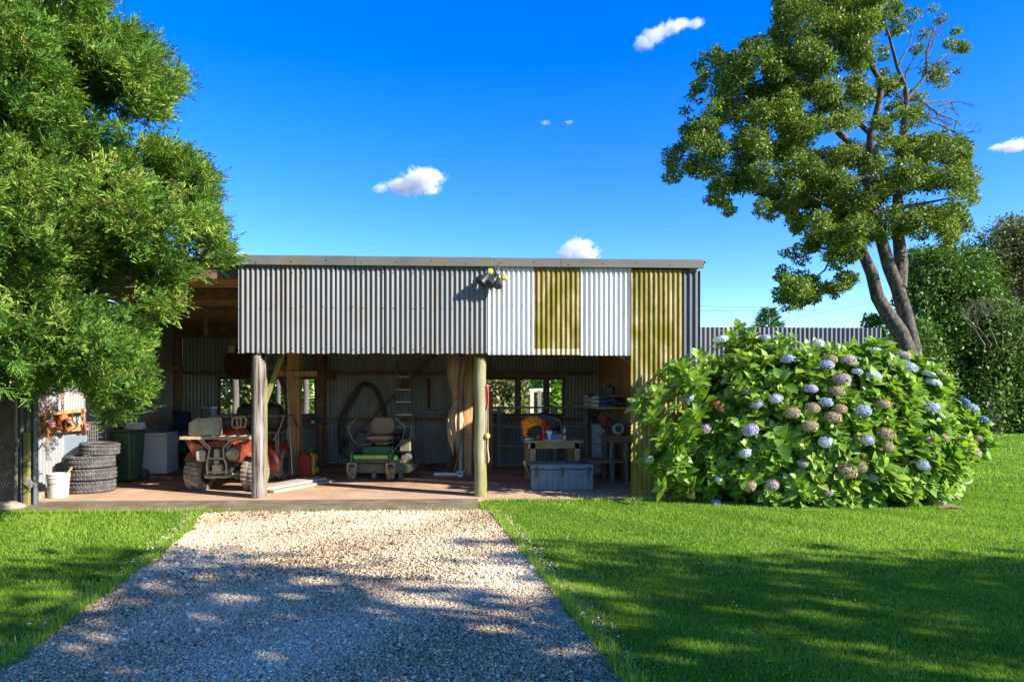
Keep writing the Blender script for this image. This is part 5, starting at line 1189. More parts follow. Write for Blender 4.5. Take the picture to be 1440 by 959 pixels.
HOLES = [(1236, 150, 12), (1215, 165, 10), (1228, 100, 9), (1150, 205, 10), (1200, 240, 8), (1130, 330, 10), (1150, 365, 14), (1120, 360, 9), (1170, 388, 10), (1060, 230, 8), (1020, 190, 7), (1180, 120, 8), (1315, 235, 8), (1320, 280, 8), (1090, 185, 9), (1205, 190, 9), (1245, 210, 9), (1165, 100, 6)]
C, rad = [], []
while len(C) < 430:
    px, py = rng.uniform(935, 1370), rng.uniform(-60, 432)
    r = rng.uniform(.26, .62) if py < 330 else rng.uniform(.28, .5)
    rp = r*960/YT_*.72
    if not all(inpoly(px+dx*rp, py+dy*rp*.7, POLY) for dx, dy in ((0, 0), (.8, 0), (-.8, 0), (0, .8), (0, -.8))): continue
    if any(math.hypot(px-a, py-b) < h+rp*.5 for a, b, h in HOLES): continue
    C.append(np.array(at(px, py, YT_+rng.uniform(-2.6, 2.2)))); rad.append(r)
SUBP = [(1112, 292), (1128, 338), (1105, 375), (1095, 418), (1115, 432), (1150, 414), (1188, 406), (1204, 385), (1190, 362), (1222, 340), (1215, 300)]
k = 0
while k < 75:
    px, py = rng.uniform(1090, 1225), rng.uniform(290, 434)
    if inpoly(px, py, SUBP) and not any(math.hypot(px-a, py-b) < h for a, b, h in HOLES): C.append(np.array(at(px, py, YT_+rng.uniform(-1.2, 1.)))); rad.append(rng.uniform(.2, .36)); k += 1
for k in range(230):
    i = rng.integers(1, len(POLY)-1); a, b = POLY[i], POLY[(i+1) % len(POLY)]; u = rng.random()
    px, py = a[0]+(b[0]-a[0])*u+rng.normal(0, 5), a[1]+(b[1]-a[1])*u+rng.normal(0, 5)
    C.append(np.array(at(px, py, YT_+rng.uniform(-1.8, 1.8)))); rad.append(rng.uniform(.12, .27))
for px, py, r in ((1350, 66, .3), (1335, 62, .25), (1300, 48, .25), (1322, 28, .25), (1318, 108, .35), (1305, 98, .3), (1322, 96, .3), (1282, 22, .35), (1345, 45, .2), (1312, 12, .2), (1356, 70, .22), (1290, 70, .22), (1326, 118, .3), (1285, 158, .35), (1293, 168, .4), (1278, 172, .35), (1345, 100, .14), (1262, 40, .35), (1255, 12, .35)):
    C.append(np.array(at(px, py, YT_+.8+.02*(px-1275)))); rad.append(r)
crown_from('crown', rt, C, rad, 1600, .108, TREELEAF, flat=.62, hollow=.35, upb=.8)
# ---------------- shrubs on the right
def shrub(name, lb, poly, Y, depth, n, rr, per, lsz, m, flat=.8, trunk=True, cat='shrub', group=None):
    xs_ = [p[0] for p in poly]; ys_ = [p[1] for p in poly]; cx = sum(xs_)/len(xs_)
    b = at(cx, 558, Y); b.z = 0; t = thing(name, lb, cat, b, 0, group)
    C, rad = [], []; tries = 0
    while len(C) < n and tries < 20000:
        tries += 1
        px, py = rng.uniform(min(xs_), max(xs_)), rng.uniform(min(ys_), max(ys_)); r = rng.uniform(*rr); rp = r*960/Y*.7
        if not (inpoly(px, py, poly) and inpoly(px-rp, py, poly) and inpoly(px+rp, py, poly) and inpoly(px, py-rp, poly)): continue
        yy_ = Y+rng.uniform(-depth, depth)
        p = at(px, py, yy_)
        if p.z < r*.5: p.z = r*.5
        C.append(np.array(p)); rad.append(r)
    crown_from('foliage', t, C, rad, per, lsz, m, flat=flat)
    if trunk:
        for k in range(3):
            mb = MB(); q = Vector(C[(k*7) % len(C)])-b; mb.tube([(.2*k-.2, 0, -.03), (q.x*.4, q.y*.4, q.z*.5), q], [.12, .08, .03], 7); mb.build('stem', BARK, t)
    return t
shrub('hedge_shrub', 'big glossy dark green shrub right of the tree trunk', [(1266, 368), (1288, 342), (1332, 336), (1384, 348), (1412, 392), (1420, 500), (1420, 604), (1256, 604), (1262, 480)], 29., 1.6, 330, (.45, .95), 330, .17, HEDGELEAF, cat='shrub')
shrub('hedge_shrub', 'lower glossy green shrub at the right edge of the lawn', [(1350, 430), (1400, 410), (1470, 430), (1530, 470), (1540, 604), (1360, 604)], 28., 1.2, 200, (.5, .9), 330, .17, HEDGELEAF)
shrub('olive_tree', 'olive brown topped tree behind the hedge at the right edge', [(1360, 356), (1376, 314), (1418, 302), (1480, 302), (1550, 350), (1540, 480), (1380, 480), (1364, 400)], 31.5, 1.2, 260, (.45, .9), 330, .15, BROWNLEAF, cat='tree')
shrub('dark_sapling', 'small dark leafed shrub left of the tree trunk above the corrugated fence', [(1206, 448), (1216, 414), (1232, 428), (1252, 440), (1275, 470), (1290, 560), (1225, 560), (1214, 490)], 25., .5, 80, (.12, .26), 900, .14, HEDGELEAF)
shrub('hedge_shrub', 'low dark shrub between the tree trunk and the hydrangea', [(1236, 470), (1290, 440), (1330, 470), (1350, 604), (1236, 604)], 26.5, .9, 90, (.4, .8), 330, .16, HEDGELEAF)
# bare branched shrub
b = at(1412, 470, 26.5); b.z = 0
t = thing('bare_shrub', 'bare pinkish grey branching shrub in front of the hedge at the right edge', 'shrub', b)
mb = MB(); rr_ = random.Random(4)
def branch(p, d, L, r, dep):
    q = p+d*L; mb.tube([p, p+d*L*.5+Vector((rr_.uniform(-.04, .04), rr_.uniform(-.04, .04), 0)), q], [r, r*.8, r*.6], 5)
    if dep == 0: return
    for k in range(rr_.choice((2, 3))):
        nd = (d+Vector((rr_.uniform(-.9, .9), rr_.uniform(-.7, .7), rr_.uniform(-.2, .7)))).normalized(); branch(q, nd, L*rr_.uniform(.6, .85), r*.6, dep-1)
for k in range(7): mb.tube([(.05*k-.15, .3, -.03), (.1*k-.3, .9, 2.2), (.25*k-.8, 0, 3.6)], [.035, .03, .025], 6)
for k in range(7): branch(Vector((.25*k-.8, 0, 3.6)), Vector((.22*k-.7, rr_.uniform(-.3, .3), .9)).normalized(), .7, .02, 4)
mb.build('branches', mat('bare_twig', (.28, .2, .17), rough=.95), t)
# small conifer peeking over the fence
b = at(1081, 470, 40); b.z = 0; t = thing('small_conifer', 'small dark green conifer tip showing over the corrugated fence', 'tree', b)
n = 1500; z = rng.uniform(1.5, za(0, 430, 40), n); zt_ = za(0, 430, 40); a = rng.uniform(0, 2*math.pi, n); r = np.clip((zt_-z)*.62+.15, 0, 2.0)*rng.uniform(.15, 1, n)
Cc = np.stack([r*np.cos(a), r*np.sin(a), z], 1); A = np.stack([np.cos(a), np.sin(a), np.full(n, .55)], 1)
B, D, N, l, w = sprays(Cc, A, rng.uniform(.25, .45, n), k=14, wid=.045)
Vv, Ff = leaf_quads(B, D, N, l, w, .1); npmesh('crown', Vv, [Ff], CONIFER, t, np.repeat(np.clip(rng.normal(.4, .2, len(B)), 0, .9), 4))
mb = MB(); mb.tube([(0, 0, -.05), (0, 0, zt_-.3)], [.15, .03], 8); mb.build('trunk', BARK, t)
# ---------------- plants seen through the windows
def back_shrub(lb, px0, px1, Y, zt, m, n, per=420, lsz=.15, rr=(.35, .65), name='garden_shrub'):
    x0, x1 = xa(px0, Y), xa(px1, Y); t = thing(name, lb, 'shrub', ((x0+x1)/2, Y, 0))
    C = [np.array([rng.uniform(x0, x1), Y+rng.uniform(-.5, .8), rng.uniform(.2, zt)]) for _ in range(n)]
    crown_from('foliage', t, C, [rng.uniform(*rr) for _ in C], per, lsz, m)
    mb = MB(); mb.tube([(0, .2, -.05), (.1, .2, zt*.6)], [.07, .03], 6); mb.build('stem', BARK, t)
back_shrub('tall leafy shrub seen through the left rear window', 290, 372, 21.5, 2.9, YELLEAF, 70, lsz=.17)
back_shrub('darker leafy shrub seen through the window between the inner posts', 372, 450, 22, 2.9, HEDGELEAF, 60, lsz=.15)
back_shrub('pale reedy shrub behind the left part of the right rear window', 672, 742, 24, 2.1, YELLEAF, 70, lsz=.16)
back_shrub('pale reedy shrub behind the middle of the right rear window', 742, 770, 25, 2.0, YELLEAF, 40, lsz=.16)
back_shrub('pinkish flowering shrub above the pale reeds', 670, 745, 27, 3.2, PINKLEAF, 60, lsz=.14)
back_shrub('bright green bush at the right end of the right rear window', 766, 806, 21, 2.5, HYDLEAF, 46, lsz=.16)
back_shrub('dark shrub behind the wire pen at the left edge', -170, 2, 12.6, 2.3, HEDGELEAF, 45)
for px, w, Y, lb in ((329, .09, 20.2, 'pale tree trunk seen through the left rear window'), (428, .085, 20.5, 'pale tree trunk seen between the inner posts'), (389, .06, 20.4, 'thin pale tree trunk seen beside the leaning pole')):
    t = thing('garden_tree', lb, 'tree', (xa(px, Y), Y, 0))
    mb = MB(); mb.tube([(0, 0, -.05), (.06, 0, 1.5), (.0, 0, 3.2)], [w*1.1, w, w*.7], 12, jit=.05); mb.build('trunk', PALEBARK, t)
    crown_from('crown', t, [np.array([xa(px, Y)+rng.uniform(-.5, .5), Y+rng.uniform(-.4, .4), rng.uniform(2.7, 3.6)]) for _ in range(12)], [.5]*12, 300, .15, TREELEAF)
Y = 19.2; t = thing('pergola_frame', 'white posts of a small garden pergola seen through the right rear window', 'pergola', (xa(757, Y), Y, 0)); WP = mat('cream_post', (.62, .55, .42), rough=.6)
for px, y in ((748, 0), (758.5, -.4), (748, 1.4), (766, 1.4)):
    x = xa(px, Y+y)-t.location.x; mb = MB(); mb.bb(x-.05, x+.05, y-.05, y+.05, -.03, za(0, 549, Y)); mb.build('post', WP if px != 758.5 else WOOD_GREY, t, smooth=False)
mb = MB(); mb.bar(at(744, 549, Y)-t.location, at(775, 548, Y)-t.location, .08, .1); mb.build('beam', WP, t, smooth=False); mb = MB(); mb.bar(at(746, 550, Y+1.4)-t.location, at(770, 549, Y+1.4)-t.location, .08, .1); mb.build('beam', WP, t, smooth=False)
# ---------------- corrugated fence with posts
YFe = 12.0; x0, x1 = 3.26, xa(1240, YFe)
t = thing('corrugated_fence', 'tall dark grey corrugated iron fence running right from the shed behind the hydrangea', 'fence', ((x0+x1)/2, YFe, 0))
zf0, zf1 = za(985, 460, YFe), za(1240, 462, YFe)
mb = MB(); corr(mb, x0, x1, -.03, zf0, YFe, pitch=.082, amp=.012); mb.build('iron_sheets', FENCE_SHEET, t, off=t.location)
mb = MB(); mb.bb(x0, x1, YFe+.02, YFe+.07, 1.9, 2.0); mb.bb(x0, x1, YFe+.02, YFe+.07, .5, .6); mb.build('rails', WOOD_BROWN, t, off=t.location, smooth=False)
for x in (x0+.06, (x0+x1)/2, x1-.05):
    mb = MB(); mb.bb(x-.05, x+.05, YFe+.071, YFe+.17, -.03, 2.3); mb.build('post', WOOD_BROWN, t, off=t.location, smooth=False)
# ---------------- hydrangea
hc = np.array([xa(1143, 10.3), 10.35, .12]); hr = np.array([2.52, 1.3, 2.28])
hy = thing('hydrangea_bush', 'large rounded hydrangea bush with blue and faded brown flower heads', 'hydrangea', (hc[0], hc[1], 0))
HP = [(893, 560), (905, 535), (930, 512), (958, 498), (985, 480), (1020, 476), (1045, 468), (1085, 470), (1120, 480), (1160, 486), (1210, 488), (1240, 486), (1280, 498), (1310, 505), (1340, 525), (1362, 535), (1352, 550), (1378, 570), (1390, 600), (1382, 640), (1366, 650), (1345, 690), (1300, 697), (1220, 708), (1130, 714), (1030, 716), (1000, 718), (950, 708), (918, 680), (912, 645), (925, 610), (897, 590)]
def hyd_front(px, py):
    """where the pixel ray meets the dome"""
    a = (px-720)/F; d = np.array([SY+CY*a, CY-SY*a, (HOR-py)/F]); o = np.array([0, 0, CH])
    e = .94
    oc = (o-hc)/hr; dd = d/hr; A_ = dd@dd; B_ = 2*oc@dd; C_ = oc@oc-1; q = B_*B_-4*A_*C_
    t_ = -B_/(2*A_) if q < 0 else (-B_-math.sqrt(q))/(2*A_)
    return o+d*t_
n = 2300
d = sph(n); d[:, 2] = np.abs(d[:, 2])*1.05-.05
d = unit(d); rad_ = rng.uniform(.62, 1.03, (n, 1))**.6
bump = 1+.09*np.sin(d[:, :1]*9+2)*np.sin(d[:, 2:]*8)+.07*np.sin(d[:, 1:2]*13+d[:, :1]*7)
pt = hc+d*hr*rad_*bump
# lower skirt: dome narrows a bit at the ground
x, y = proj(pt); ok = inpoly(x, y, HP) & (pt[:, 2] > .08) & ~((pt[:, 0] < 3.30) & (pt[:, 1] > 9.86)) & (pt[:, 1] < 11.9)
keepf = (d[:, 1] < .35) | (rng.random(n) < .5)
ok &= keepf
pt, d = pt[ok], d[ok]
# rosettes placed right on the visible outline so the bush fills its silhouette
extra = []
while len(extra) < 500:
    px, py = rng.uniform(890, 1392), rng.uniform(466, 716)
    if inpoly(px, py, HP):
        if px < 945 and rng.random() < .6: continue
        q = hyd_front(px, py)
        if math.sin(px*.055+py*.02)*math.sin(py*.062-px*.013)+.5*math.sin(px*.11+1)*math.sin(py*.12) < -.28: continue
        q = q+rng.normal(0, .05, 3)
        if (q[0] < 3.30 and q[1] > 9.8): q = np.array(at(px, py, rng.uniform(9.3, 9.8)))
        if q[2] > .05: extra.append(q)
for k in range(60):
    px, py = rng.uniform(897, 985), rng.uniform(495, 690)
    if inpoly(px, py, HP): extra.append(np.array(at(px, py, rng.uniform(9.25, 9.8))))
extra = np.array(extra); nn = np.linalg.norm((extra-hc)/hr, axis=1); far = extra[(nn > 1.0) & (extra[:, 0] > 3.6)]
for s_ in (.12, .3, .5): extra = np.concatenate([extra, far+np.stack([rng.normal(0, .06, len(far)), s_+rng.normal(0, .05, len(far)), -rng.uniform(0, .16, len(far))], 1)])
de = unit((extra-hc)/hr)
pt = np.concatenate([pt, extra]); d = np.concatenate([d, de]); n = len(pt)
up = unit(d*np.array([.8, .8, .8])+np.array([0, -.1, .6])+rng.normal(size=(n, 3))*.34); rsz = np.clip(rng.normal(1, .22, n), .55, 1.5)
Vs, Fqs, Fts, Rn = [], [], [], []; nb = 0
K = 9
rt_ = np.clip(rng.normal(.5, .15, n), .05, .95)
ref = unit(np.cross(up, rng.normal(size=(n, 3)))); ref2 = np.cross(up, ref)
for k in range(K):
    ang = k*2.4+rng.normal(0, .25, n); lv = k/K
    el = np.interp(lv, [0, 1], [.25, 1.15])+rng.normal(0, .15, n)
    hd = ref*np.cos(ang)[:, None]+ref2*np.sin(ang)[:, None]
    D = unit(hd*np.cos(el)[:, None]+up*np.sin(el)[:, None]); L = (.195-.09*lv)*rng.uniform(.75, 1.3, n)*rsz; Wd = L*.62
    S = unit(np.cross(D, up)+1e-6); N = unit(np.cross(S, D)); b0 = pt-up*(.10*(1-lv))[..., None] if np.ndim(lv) else pt-up*.10*(1-lv)
    def pp(s, w_, h): return b0+D*(L*s)[:, None]+S*(Wd*w_)[:, None]+N*(L*h)[:, None]
    V = np.stack([pp(.08, 0, 0), pp(.35, .42, .09), pp(.38, 0, .03), pp(.35, -.42, .09), pp(.7, .40, .03), pp(.72, 0, -.03), pp(.7, -.40, .03), pp(1.05, 0, -.16)], 1)
    idx = nb+np.arange(n)[:, None]*8
    Fqs += [idx+np.array([1, 4, 5, 2]), idx+np.array([2, 5, 6, 3])]
    Fts += [idx+np.array([0, 1, 2]), idx+np.array([0, 2, 3]), idx+np.array([4, 7, 5]), idx+np.array([5, 7, 6])]
    Vs.append(V.reshape(-1, 3)); nb += n*8
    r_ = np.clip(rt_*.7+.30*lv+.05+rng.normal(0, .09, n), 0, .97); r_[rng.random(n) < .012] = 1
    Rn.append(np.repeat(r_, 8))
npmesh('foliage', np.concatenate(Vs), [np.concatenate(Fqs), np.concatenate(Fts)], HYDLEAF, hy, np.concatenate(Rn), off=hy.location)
mb = MB(); rr_ = random.Random(2)
for k in range(120):
    a = rr_.uniform(-math.pi, math.pi); q = rr_.uniform(.2, .8); x = hr[0]*q*math.cos(a); y = hr[1]*q*math.sin(a)
    if hc[0]+x < 3.3 and hc[1]+y > 9.75: continue
    z = hc[2]+hr[2]*math.sqrt(max(0, 1-q*q))*.85
    mb.tube([(x*.6, y*.6, -.03), (x*.85, y*.85, z*.5), (x, y, z)], [.012, .01, .006], 5)
mb.build('stems', WOOD_BROWN, hy)
def petal(name, stops): return leafmat(name, stops, transl=.2, rough=.7, spec=.1)
PET = {'b': petal('blue_petal', [(0, (.22, .26, .42)), (.5, (.40, .45, .61)), (1, (.66, .69, .77))]),
       'd': petal('deep_blue_petal', [(0, (.06, .13, .38)), (.5, (.13, .23, .52)), (1, (.3, .41, .68))]),
       'p': petal('pale_petal', [(0, (.42, .46, .62)), (.5, (.62, .65, .78)), (1, (.8, .8, .82))]),
       'l': petal('lilac_petal', [(0, (.30, .26, .45)), (.5, (.45, .42, .62)), (1, (.62, .58, .72))]),
       'm': petal('mauve_petal', [(0, (.24, .18, .18)), (.5, (.44, .36, .36)), (1, (.62, .56, .58))]),
       't': petal('faded_petal', [(0, (.22, .15, .08)), (.5, (.42, .33, .2)), (1, (.6, .53, .36))]),
       'o': petal('rust_petal', [(0, (.22, .08, .02)), (.5, (.36, .15, .05)), (1, (.45, .26, .1))]),
       'g': petal('greenish_petal', [(0, (.35, .42, .22)), (.5, (.5, .55, .35)), (1, (.62, .62, .42))])}
PL = {'b': 'blue flower head', 'd': 'deep blue flower head', 'p': 'pale flower head', 'l': 'lilac flower head', 'm': 'faded mauve flower head', 't': 'faded brown flower head', 'o': 'rust brown flower head', 'g': 'pale greenish flower head'}
def head_mesh(seed, m):
    n = 150; i = np.arange(n)+.5; ph = np.arccos(1-1.25*i/n); th = i*2.399963
    dd = np.stack([np.sin(ph)*np.cos(th), np.sin(ph)*np.sin(th), np.cos(ph)], 1)
    c = dd*np.array([.098, .098, .055])*(1+rng.normal(0, .05, (n, 1)))
    P_, D_, N_ = [], [], []
    for q in range(4):
        rv = rng.normal(size=(n, 3)); tdir = unit(np.cross(dd, rv)) if q == 0 else unit(np.cross(dd, tdir))
        P_.append(c); D_.append(tdir+dd*.25); N_.append(dd+rng.normal(size=(n, 3))*.2)
    P_ = np.concatenate(P_); V, Fq = leaf_quads(P_, unit(np.concatenate(D_)), np.concatenate(N_), np.full(len(P_), .0175), np.full(len(P_), .016), .05)
    rn = np.tile(np.clip(rng.normal(.5, .22, n), 0, 1), 4)
    o = npmesh('flower_head', V, [Fq], m, hy, np.repeat(rn, 4)); return o
FL = [(372, 105, 'p', 1.1), (541, 98, 'l', .9), (747, 118, 'p', .9), (972, 150, 'p', 1), (633, 180, 'b', 1.1), (780, 203, 'b', 1.15), (1097, 213, 'b', 1.4), (1178, 240, 'p', 1.05), (1195, 272, 'p', 1.3), (966, 247, 'p', 1.05), (902, 229, 'b', .75), (862, 183, 'm', 1.25), (1080, 168, 'm', 1.2), (720, 295, 'l', .95), (823, 305, 't', 1.05), (780, 347, 'b', 1.0), (583, 333, 'p', 1.0), (505, 353, 'l', 1.05), (237, 330, 'b', 1.0), (922, 380, 'b', 1.2), (1190, 368, 'b', 1.25), (1345, 370, 'b', 1.1), (1320, 345, 'd', .8), (1392, 415, 'd', .9), (938, 493, 'b', 1.0), (780, 503, 'p', 1.05), (483, 455, 'l', 1.2), (465, 545, 'p', .9), (1157, 590, 'b', 1.05), (360, 645, 'p', .6), (350, 742, 'b', .7), (92, 572, 'g', .7), (208, 580, 'g', .5), (302, 188, 'g', .7),
      (645, 388, 't', 1.15), (725, 370, 't', 1.05), (806, 405, 't', 1.15), (832, 372, 't', 1.0), (715, 440, 't', 1.15), (470, 300, 't', 1.0), (347, 348, 'o', .9), (305, 452, 'm', 1.15), (840, 257, 'm', 1.3), (1000, 352, 't', 1.1), (1012, 470, 't', 1.25), (1020, 520, 't', .9), (1178, 495, 't', .8), (1232, 483, 't', 1.0), (1370, 490, 't', .9), (1352, 540, 'm', 1.25), (865, 615, 't', 1.25), (915, 597, 't', 1.0), (480, 672, 't', .95), (570, 670, 'm', .9), (795, 180, 't', 1.05), (1030, 203, 't', .9), (902, 480, 't', .6), (1230, 240, 'm', .7), (690, 585, 'm', .7), (790, 700, 'm', .6), (370, 375, 'o', .7), (960, 640, 'm', .8)]
protos = {}
for i, (x, y, c, s) in enumerate(FL):
    px, py = 880+x/2.769, 440+y/2.769
    q = hyd_front(px, py)
    if q[0] < 3.32 and q[1] > 9.75: q = np.array(at(px, py, 9.55))
    dn = Vector(unit(((q-hc)/hr)))
    vd = (Vector((0, 0, CH))-Vector(q)).normalized()
    q = Vector(q)+vd*.10
    key = (c, i % 2)
    if key not in protos: o = head_mesh(i, PET[c]); protos[key] = o
    else: o = protos[key].copy(); COL.objects.link(o)
    o['label'] = PL[c]
    o.location = q-hy.location; dr_ = (Vector((dn.x*.7, dn.y*.6, .75+dn.z))+vd*.25).normalized()
    o.rotation_euler = dr_.to_track_quat('Z', 'Y').to_euler(); sc = s*.95
    o.scale = (sc, sc, sc)
# soil bed under the bush
bed = []
for k in range(40):
    a = 2*math.pi*k/40; w_ = 1+.04*math.sin(5*a)
    x_, y_ = hc[0]+2.35*math.cos(a)*w_, hc[1]+1.12*math.sin(a)*w_
    if x_ < 3.24: y_ = min(y_, 9.95)
    if y_ > 11.9: y_ = 11.9
    bed.append((x_, y_))
sheet('flower_bed', bed, .008, mat('bed_soil', [(.3, (.05, .025, .012)), (.7, (.17, .085, .04))], rough=1, scale=9, bump=.8, bscale=30))
g = gp(927, 700); one('red_tin', MB().lathe([(.05, 0), (.055, .01), (.055, .10), (.05, .11), (0, .11)], n=18), DULLRED, 'small red tin at the foot of the mossy wall under the hydrangea', 'tin', (g.x, 9.8, 0))
g = gp(1336, 716); mb = MB(); mb.tube([(-.16, 0, .02), (0, .02, .035), (.16, -.03, .02)], [.02, .03, .012], 7); mb.tube([(0, .02, .03), (.08, .07, .03)], [.012, .006], 5); one('dead_leaf_twig', mb, WOOD_BROWN, 'small dark dead twig lying on the sunny lawn at the right', 'twig', g)
# ---------------- shading trees behind the camera, to the right (out of frame)
def shade_tree(x, y, h, r, lb):
    t = thing('garden_tree', lb, 'tree', (x, y, 0)); C, rad = [], []
    for _ in range(40):
        dd = rng.normal(size=3); dd /= np.linalg.norm(dd); q = rng.uniform(.3, .95)
        C.append(np.array([x+dd[0]*r*q, y+dd[1]*r*q*.9, h-r*1.25+dd[2]*r*1.2*q])); rad.append(rng.uniform(.45, .9))
    crown_from('crown', t, C, rad, 130, .24, TREELEAF)
    mb = MB(); mb.tube([(0, 0, -.05), (.1, 0, h*.35), (0, 0, h*.8)], [.25, .18, .06], 10); mb.build('trunk', BARK, t)
    for k in range(4):
        a = k*1.6+x; mb = MB(); mb.tube([(0, 0, h*.35), (math.cos(a)*r*.4, math.sin(a)*r*.4, h*.55), (math.cos(a)*r*.75, math.sin(a)*r*.75, h*.72)], [.12, .08, .03], 7); mb.build('limb', BARK, t)
for i, (x, y, h, r) in enumerate(SHADE if 'SHADE' in globals() else ((4.6, -1.6, 7.8, 2.2), (8.4, -1.0, 8.0, 2.0), (12.8, -1.3, 9.3, 2.5), (16.6, -1.2, 8.5, 2.1), (20.0, -1.6, 8.2, 2.2))):
    shade_tree(x, y, h, r, 'leafy garden tree %s in the row beside the drive, outside the frame' % ('nearest the camera', 'second from the camera', 'third from the camera', 'fourth from the camera', 'farthest from the camera', 'last')[i])
# ---------------- grass
dl_y = np.array([p.y for p in dl]); dl_x = np.array([p.x for p in dl]); dr_y = np.array([p.y for p in dr]); dr_x = np.array([p.x for p in dr])
ol, orr = np.argsort(dl_y), np.argsort(dr_y)
def onlawn(x, y, m=0.):
    wl_ = .05*np.sin(y*5.1)+.03*np.sin(y*13.); L = np.interp(y, dl_y[ol], dl_x[ol])+wl_; Rr = np.interp(y, dr_y[orr], dr_x[orr])+wl_*.7
    ondrive = (x > L+m) & (x < Rr-m) & (y < 9.02)
    onapr = (y > 9.0+.05*np.sin(x*7)) & (x > -6.7) & (x < APR_R+.03)
    onshed = (y > 9.72) & (x > -6.7) & (x < 3.25)
    bedm = ((x-hc[0])/2.3)**2+((y-hc[1])/1.08)**2 < 1
    return ~(ondrive | onapr | onshed | bedm)
def blades(n, y0, y1, h, w, xr=1.15, dens=None):
    y = np.sqrt(rng.uniform(y0**2, y1**2, n)); x = y*SY+rng.uniform(-xr, xr, n)*y
    ok = onlawn(x, y, -.0); x, y = x[ok], y[ok]; m = len(x)
    f = .5+.2*np.sin(x*.8-y*.55+2)*np.sin(y*.9+x*.3)+.2*np.sin(x*2.1+np.sin(y*1.7))*np.sin(y*2.6+.6*x)+.15*np.sin(x*6.3+y*4.1)
    H = h*rng.uniform(.6, 1.3, m)*(.75+.5*f); a = rng.uniform(0, 2*math.pi, m); le = rng.uniform(.2, 1.1, m)
    t = np.stack([np.cos(a)*le, np.sin(a)*le, np.ones(m)], 1); t = unit(t)*H[:, None]
    b = rng.uniform(0, 2*math.pi, m); s = np.stack([np.cos(b), np.sin(b), np.zeros(m)], 1)*(w*rng.uniform(.6, 1.2, m))[:, None]/2
    p = np.stack([x, y, np.zeros(m)], 1)
    V = np.stack([p-s, p+s, p+t], 1); r = np.clip(.15+.5*f+rng.normal(0, .22, m), 0, 1)
    return V.reshape(-1, 3), np.repeat(r, 3)
Vg, Rg = [], []
for args in ((420000, 2.4, 5.6, .022, .0065), (290000, 5.6, 10.5, .028, .010), (150000, 10.5, 18, .04, .02), (110000, 18, 34, .05, .04)):
    V, r = blades(*args); Vg.append(V); Rg.append(r)
# taller tufts along the drive and apron edges
ey = rng.uniform(3.4, 9.0, 5000); sgn = rng.random(5000) < .5
ex = np.where(sgn, np.interp(ey, dl_y[ol], dl_x[ol])-np.abs(rng.normal(0, .06, 5000)), np.interp(ey, dr_y[orr], dr_x[orr])+np.abs(rng.normal(0, .06, 5000)))
ax_ = rng.uniform(-6.6, 3.3, 5000); ay = np.where(ax_ < APR_R+.05, 8.97+rng.normal(0, .03, 5000), 9.74+rng.normal(0, .04, 5000))
wy = rng.uniform(5, 9, 2600)**1.0; wx = rng.uniform(-4.5, .6, 2600); wk = (np.sin(wx*3.1+wy)*np.sin(wy*4.3-wx) > .62) & (rng.random(2600) < (wy-4.5)/4.5); WX, WY = wx[wk]+rng.normal(0, .05, wk.sum()), wy[wk]
k_ = ~((ax_ > dl[0].x+.3) & (ax_ < dr[0].x) & (rng.random(5000) < .85))
ex = np.concatenate([ex, ax_[k_], WX]); ey = np.concatenate([ey, ay[k_], WY]); m = len(ex)
a = rng.uniform(0, 6.28, m); le = rng.uniform(.2, .9, m); t = unit(np.stack([np.cos(a)*le, np.sin(a)*le, np.ones(m)], 1))*rng.uniform(.04, .10, (m, 1)); s = np.stack([np.sin(a), -np.cos(a), np.zeros(m)], 1)*.005; p = np.stack([ex, ey, np.zeros(m)], 1)
Vg.append(np.stack([p-s, p+s, p+t], 1).reshape(-1, 3)); Rg.append(np.repeat(np.clip(rng.normal(.45, .2, m), 0, 1), 3))
Vg = np.concatenate(Vg); Rg = np.concatenate(Rg)
tag(npmesh('grass', Vg, [np.arange(len(Vg)).reshape(-1, 3)], GRASS, None, Rg), 'short bright green mown lawn grass', 'grass', kind='stuff')
# clover flowers, white specks
n = 750; y = np.sqrt(rng.uniform(3.3**2, 7.5**2, n)); x = y*SY+rng.uniform(-.1, .8, n)*y
ok = onlawn(x, y, 0) & (np.sin(x*1.3+y)*np.sin(y*2.1-x) > -.45); x, y = x[ok], y[ok]; n = len(x)
V, Fc = [], []
p = np.stack([x, y, rng.uniform(.03, .055, n)], 1); r = .0042*rng.uniform(.7, 1.3, n)[:, None]
o6 = np.array([[1, 0, 0], [0, 1, 0], [-1, 0, 0], [0, -1, 0], [0, 0, 1], [0, 0, -1]], float)
V = (p[:, None, :]+o6[None]*r[:, None, :]).reshape(-1, 3); f8 = np.array([[0, 1, 4], [1, 2, 4], [2, 3, 4], [3, 0, 4], [1, 0, 5], [2, 1, 5], [3, 2, 5], [0, 3, 5]])
tag(npmesh('clover_flowers', V, [(np.arange(n)[:, None, None]*6+f8[None]).reshape(-1, 3)], mat('clover_white', (.42, .45, .33), rough=.8)), 'tiny white clover flowers scattered in the shaded lawn', 'clover', kind='stuff')
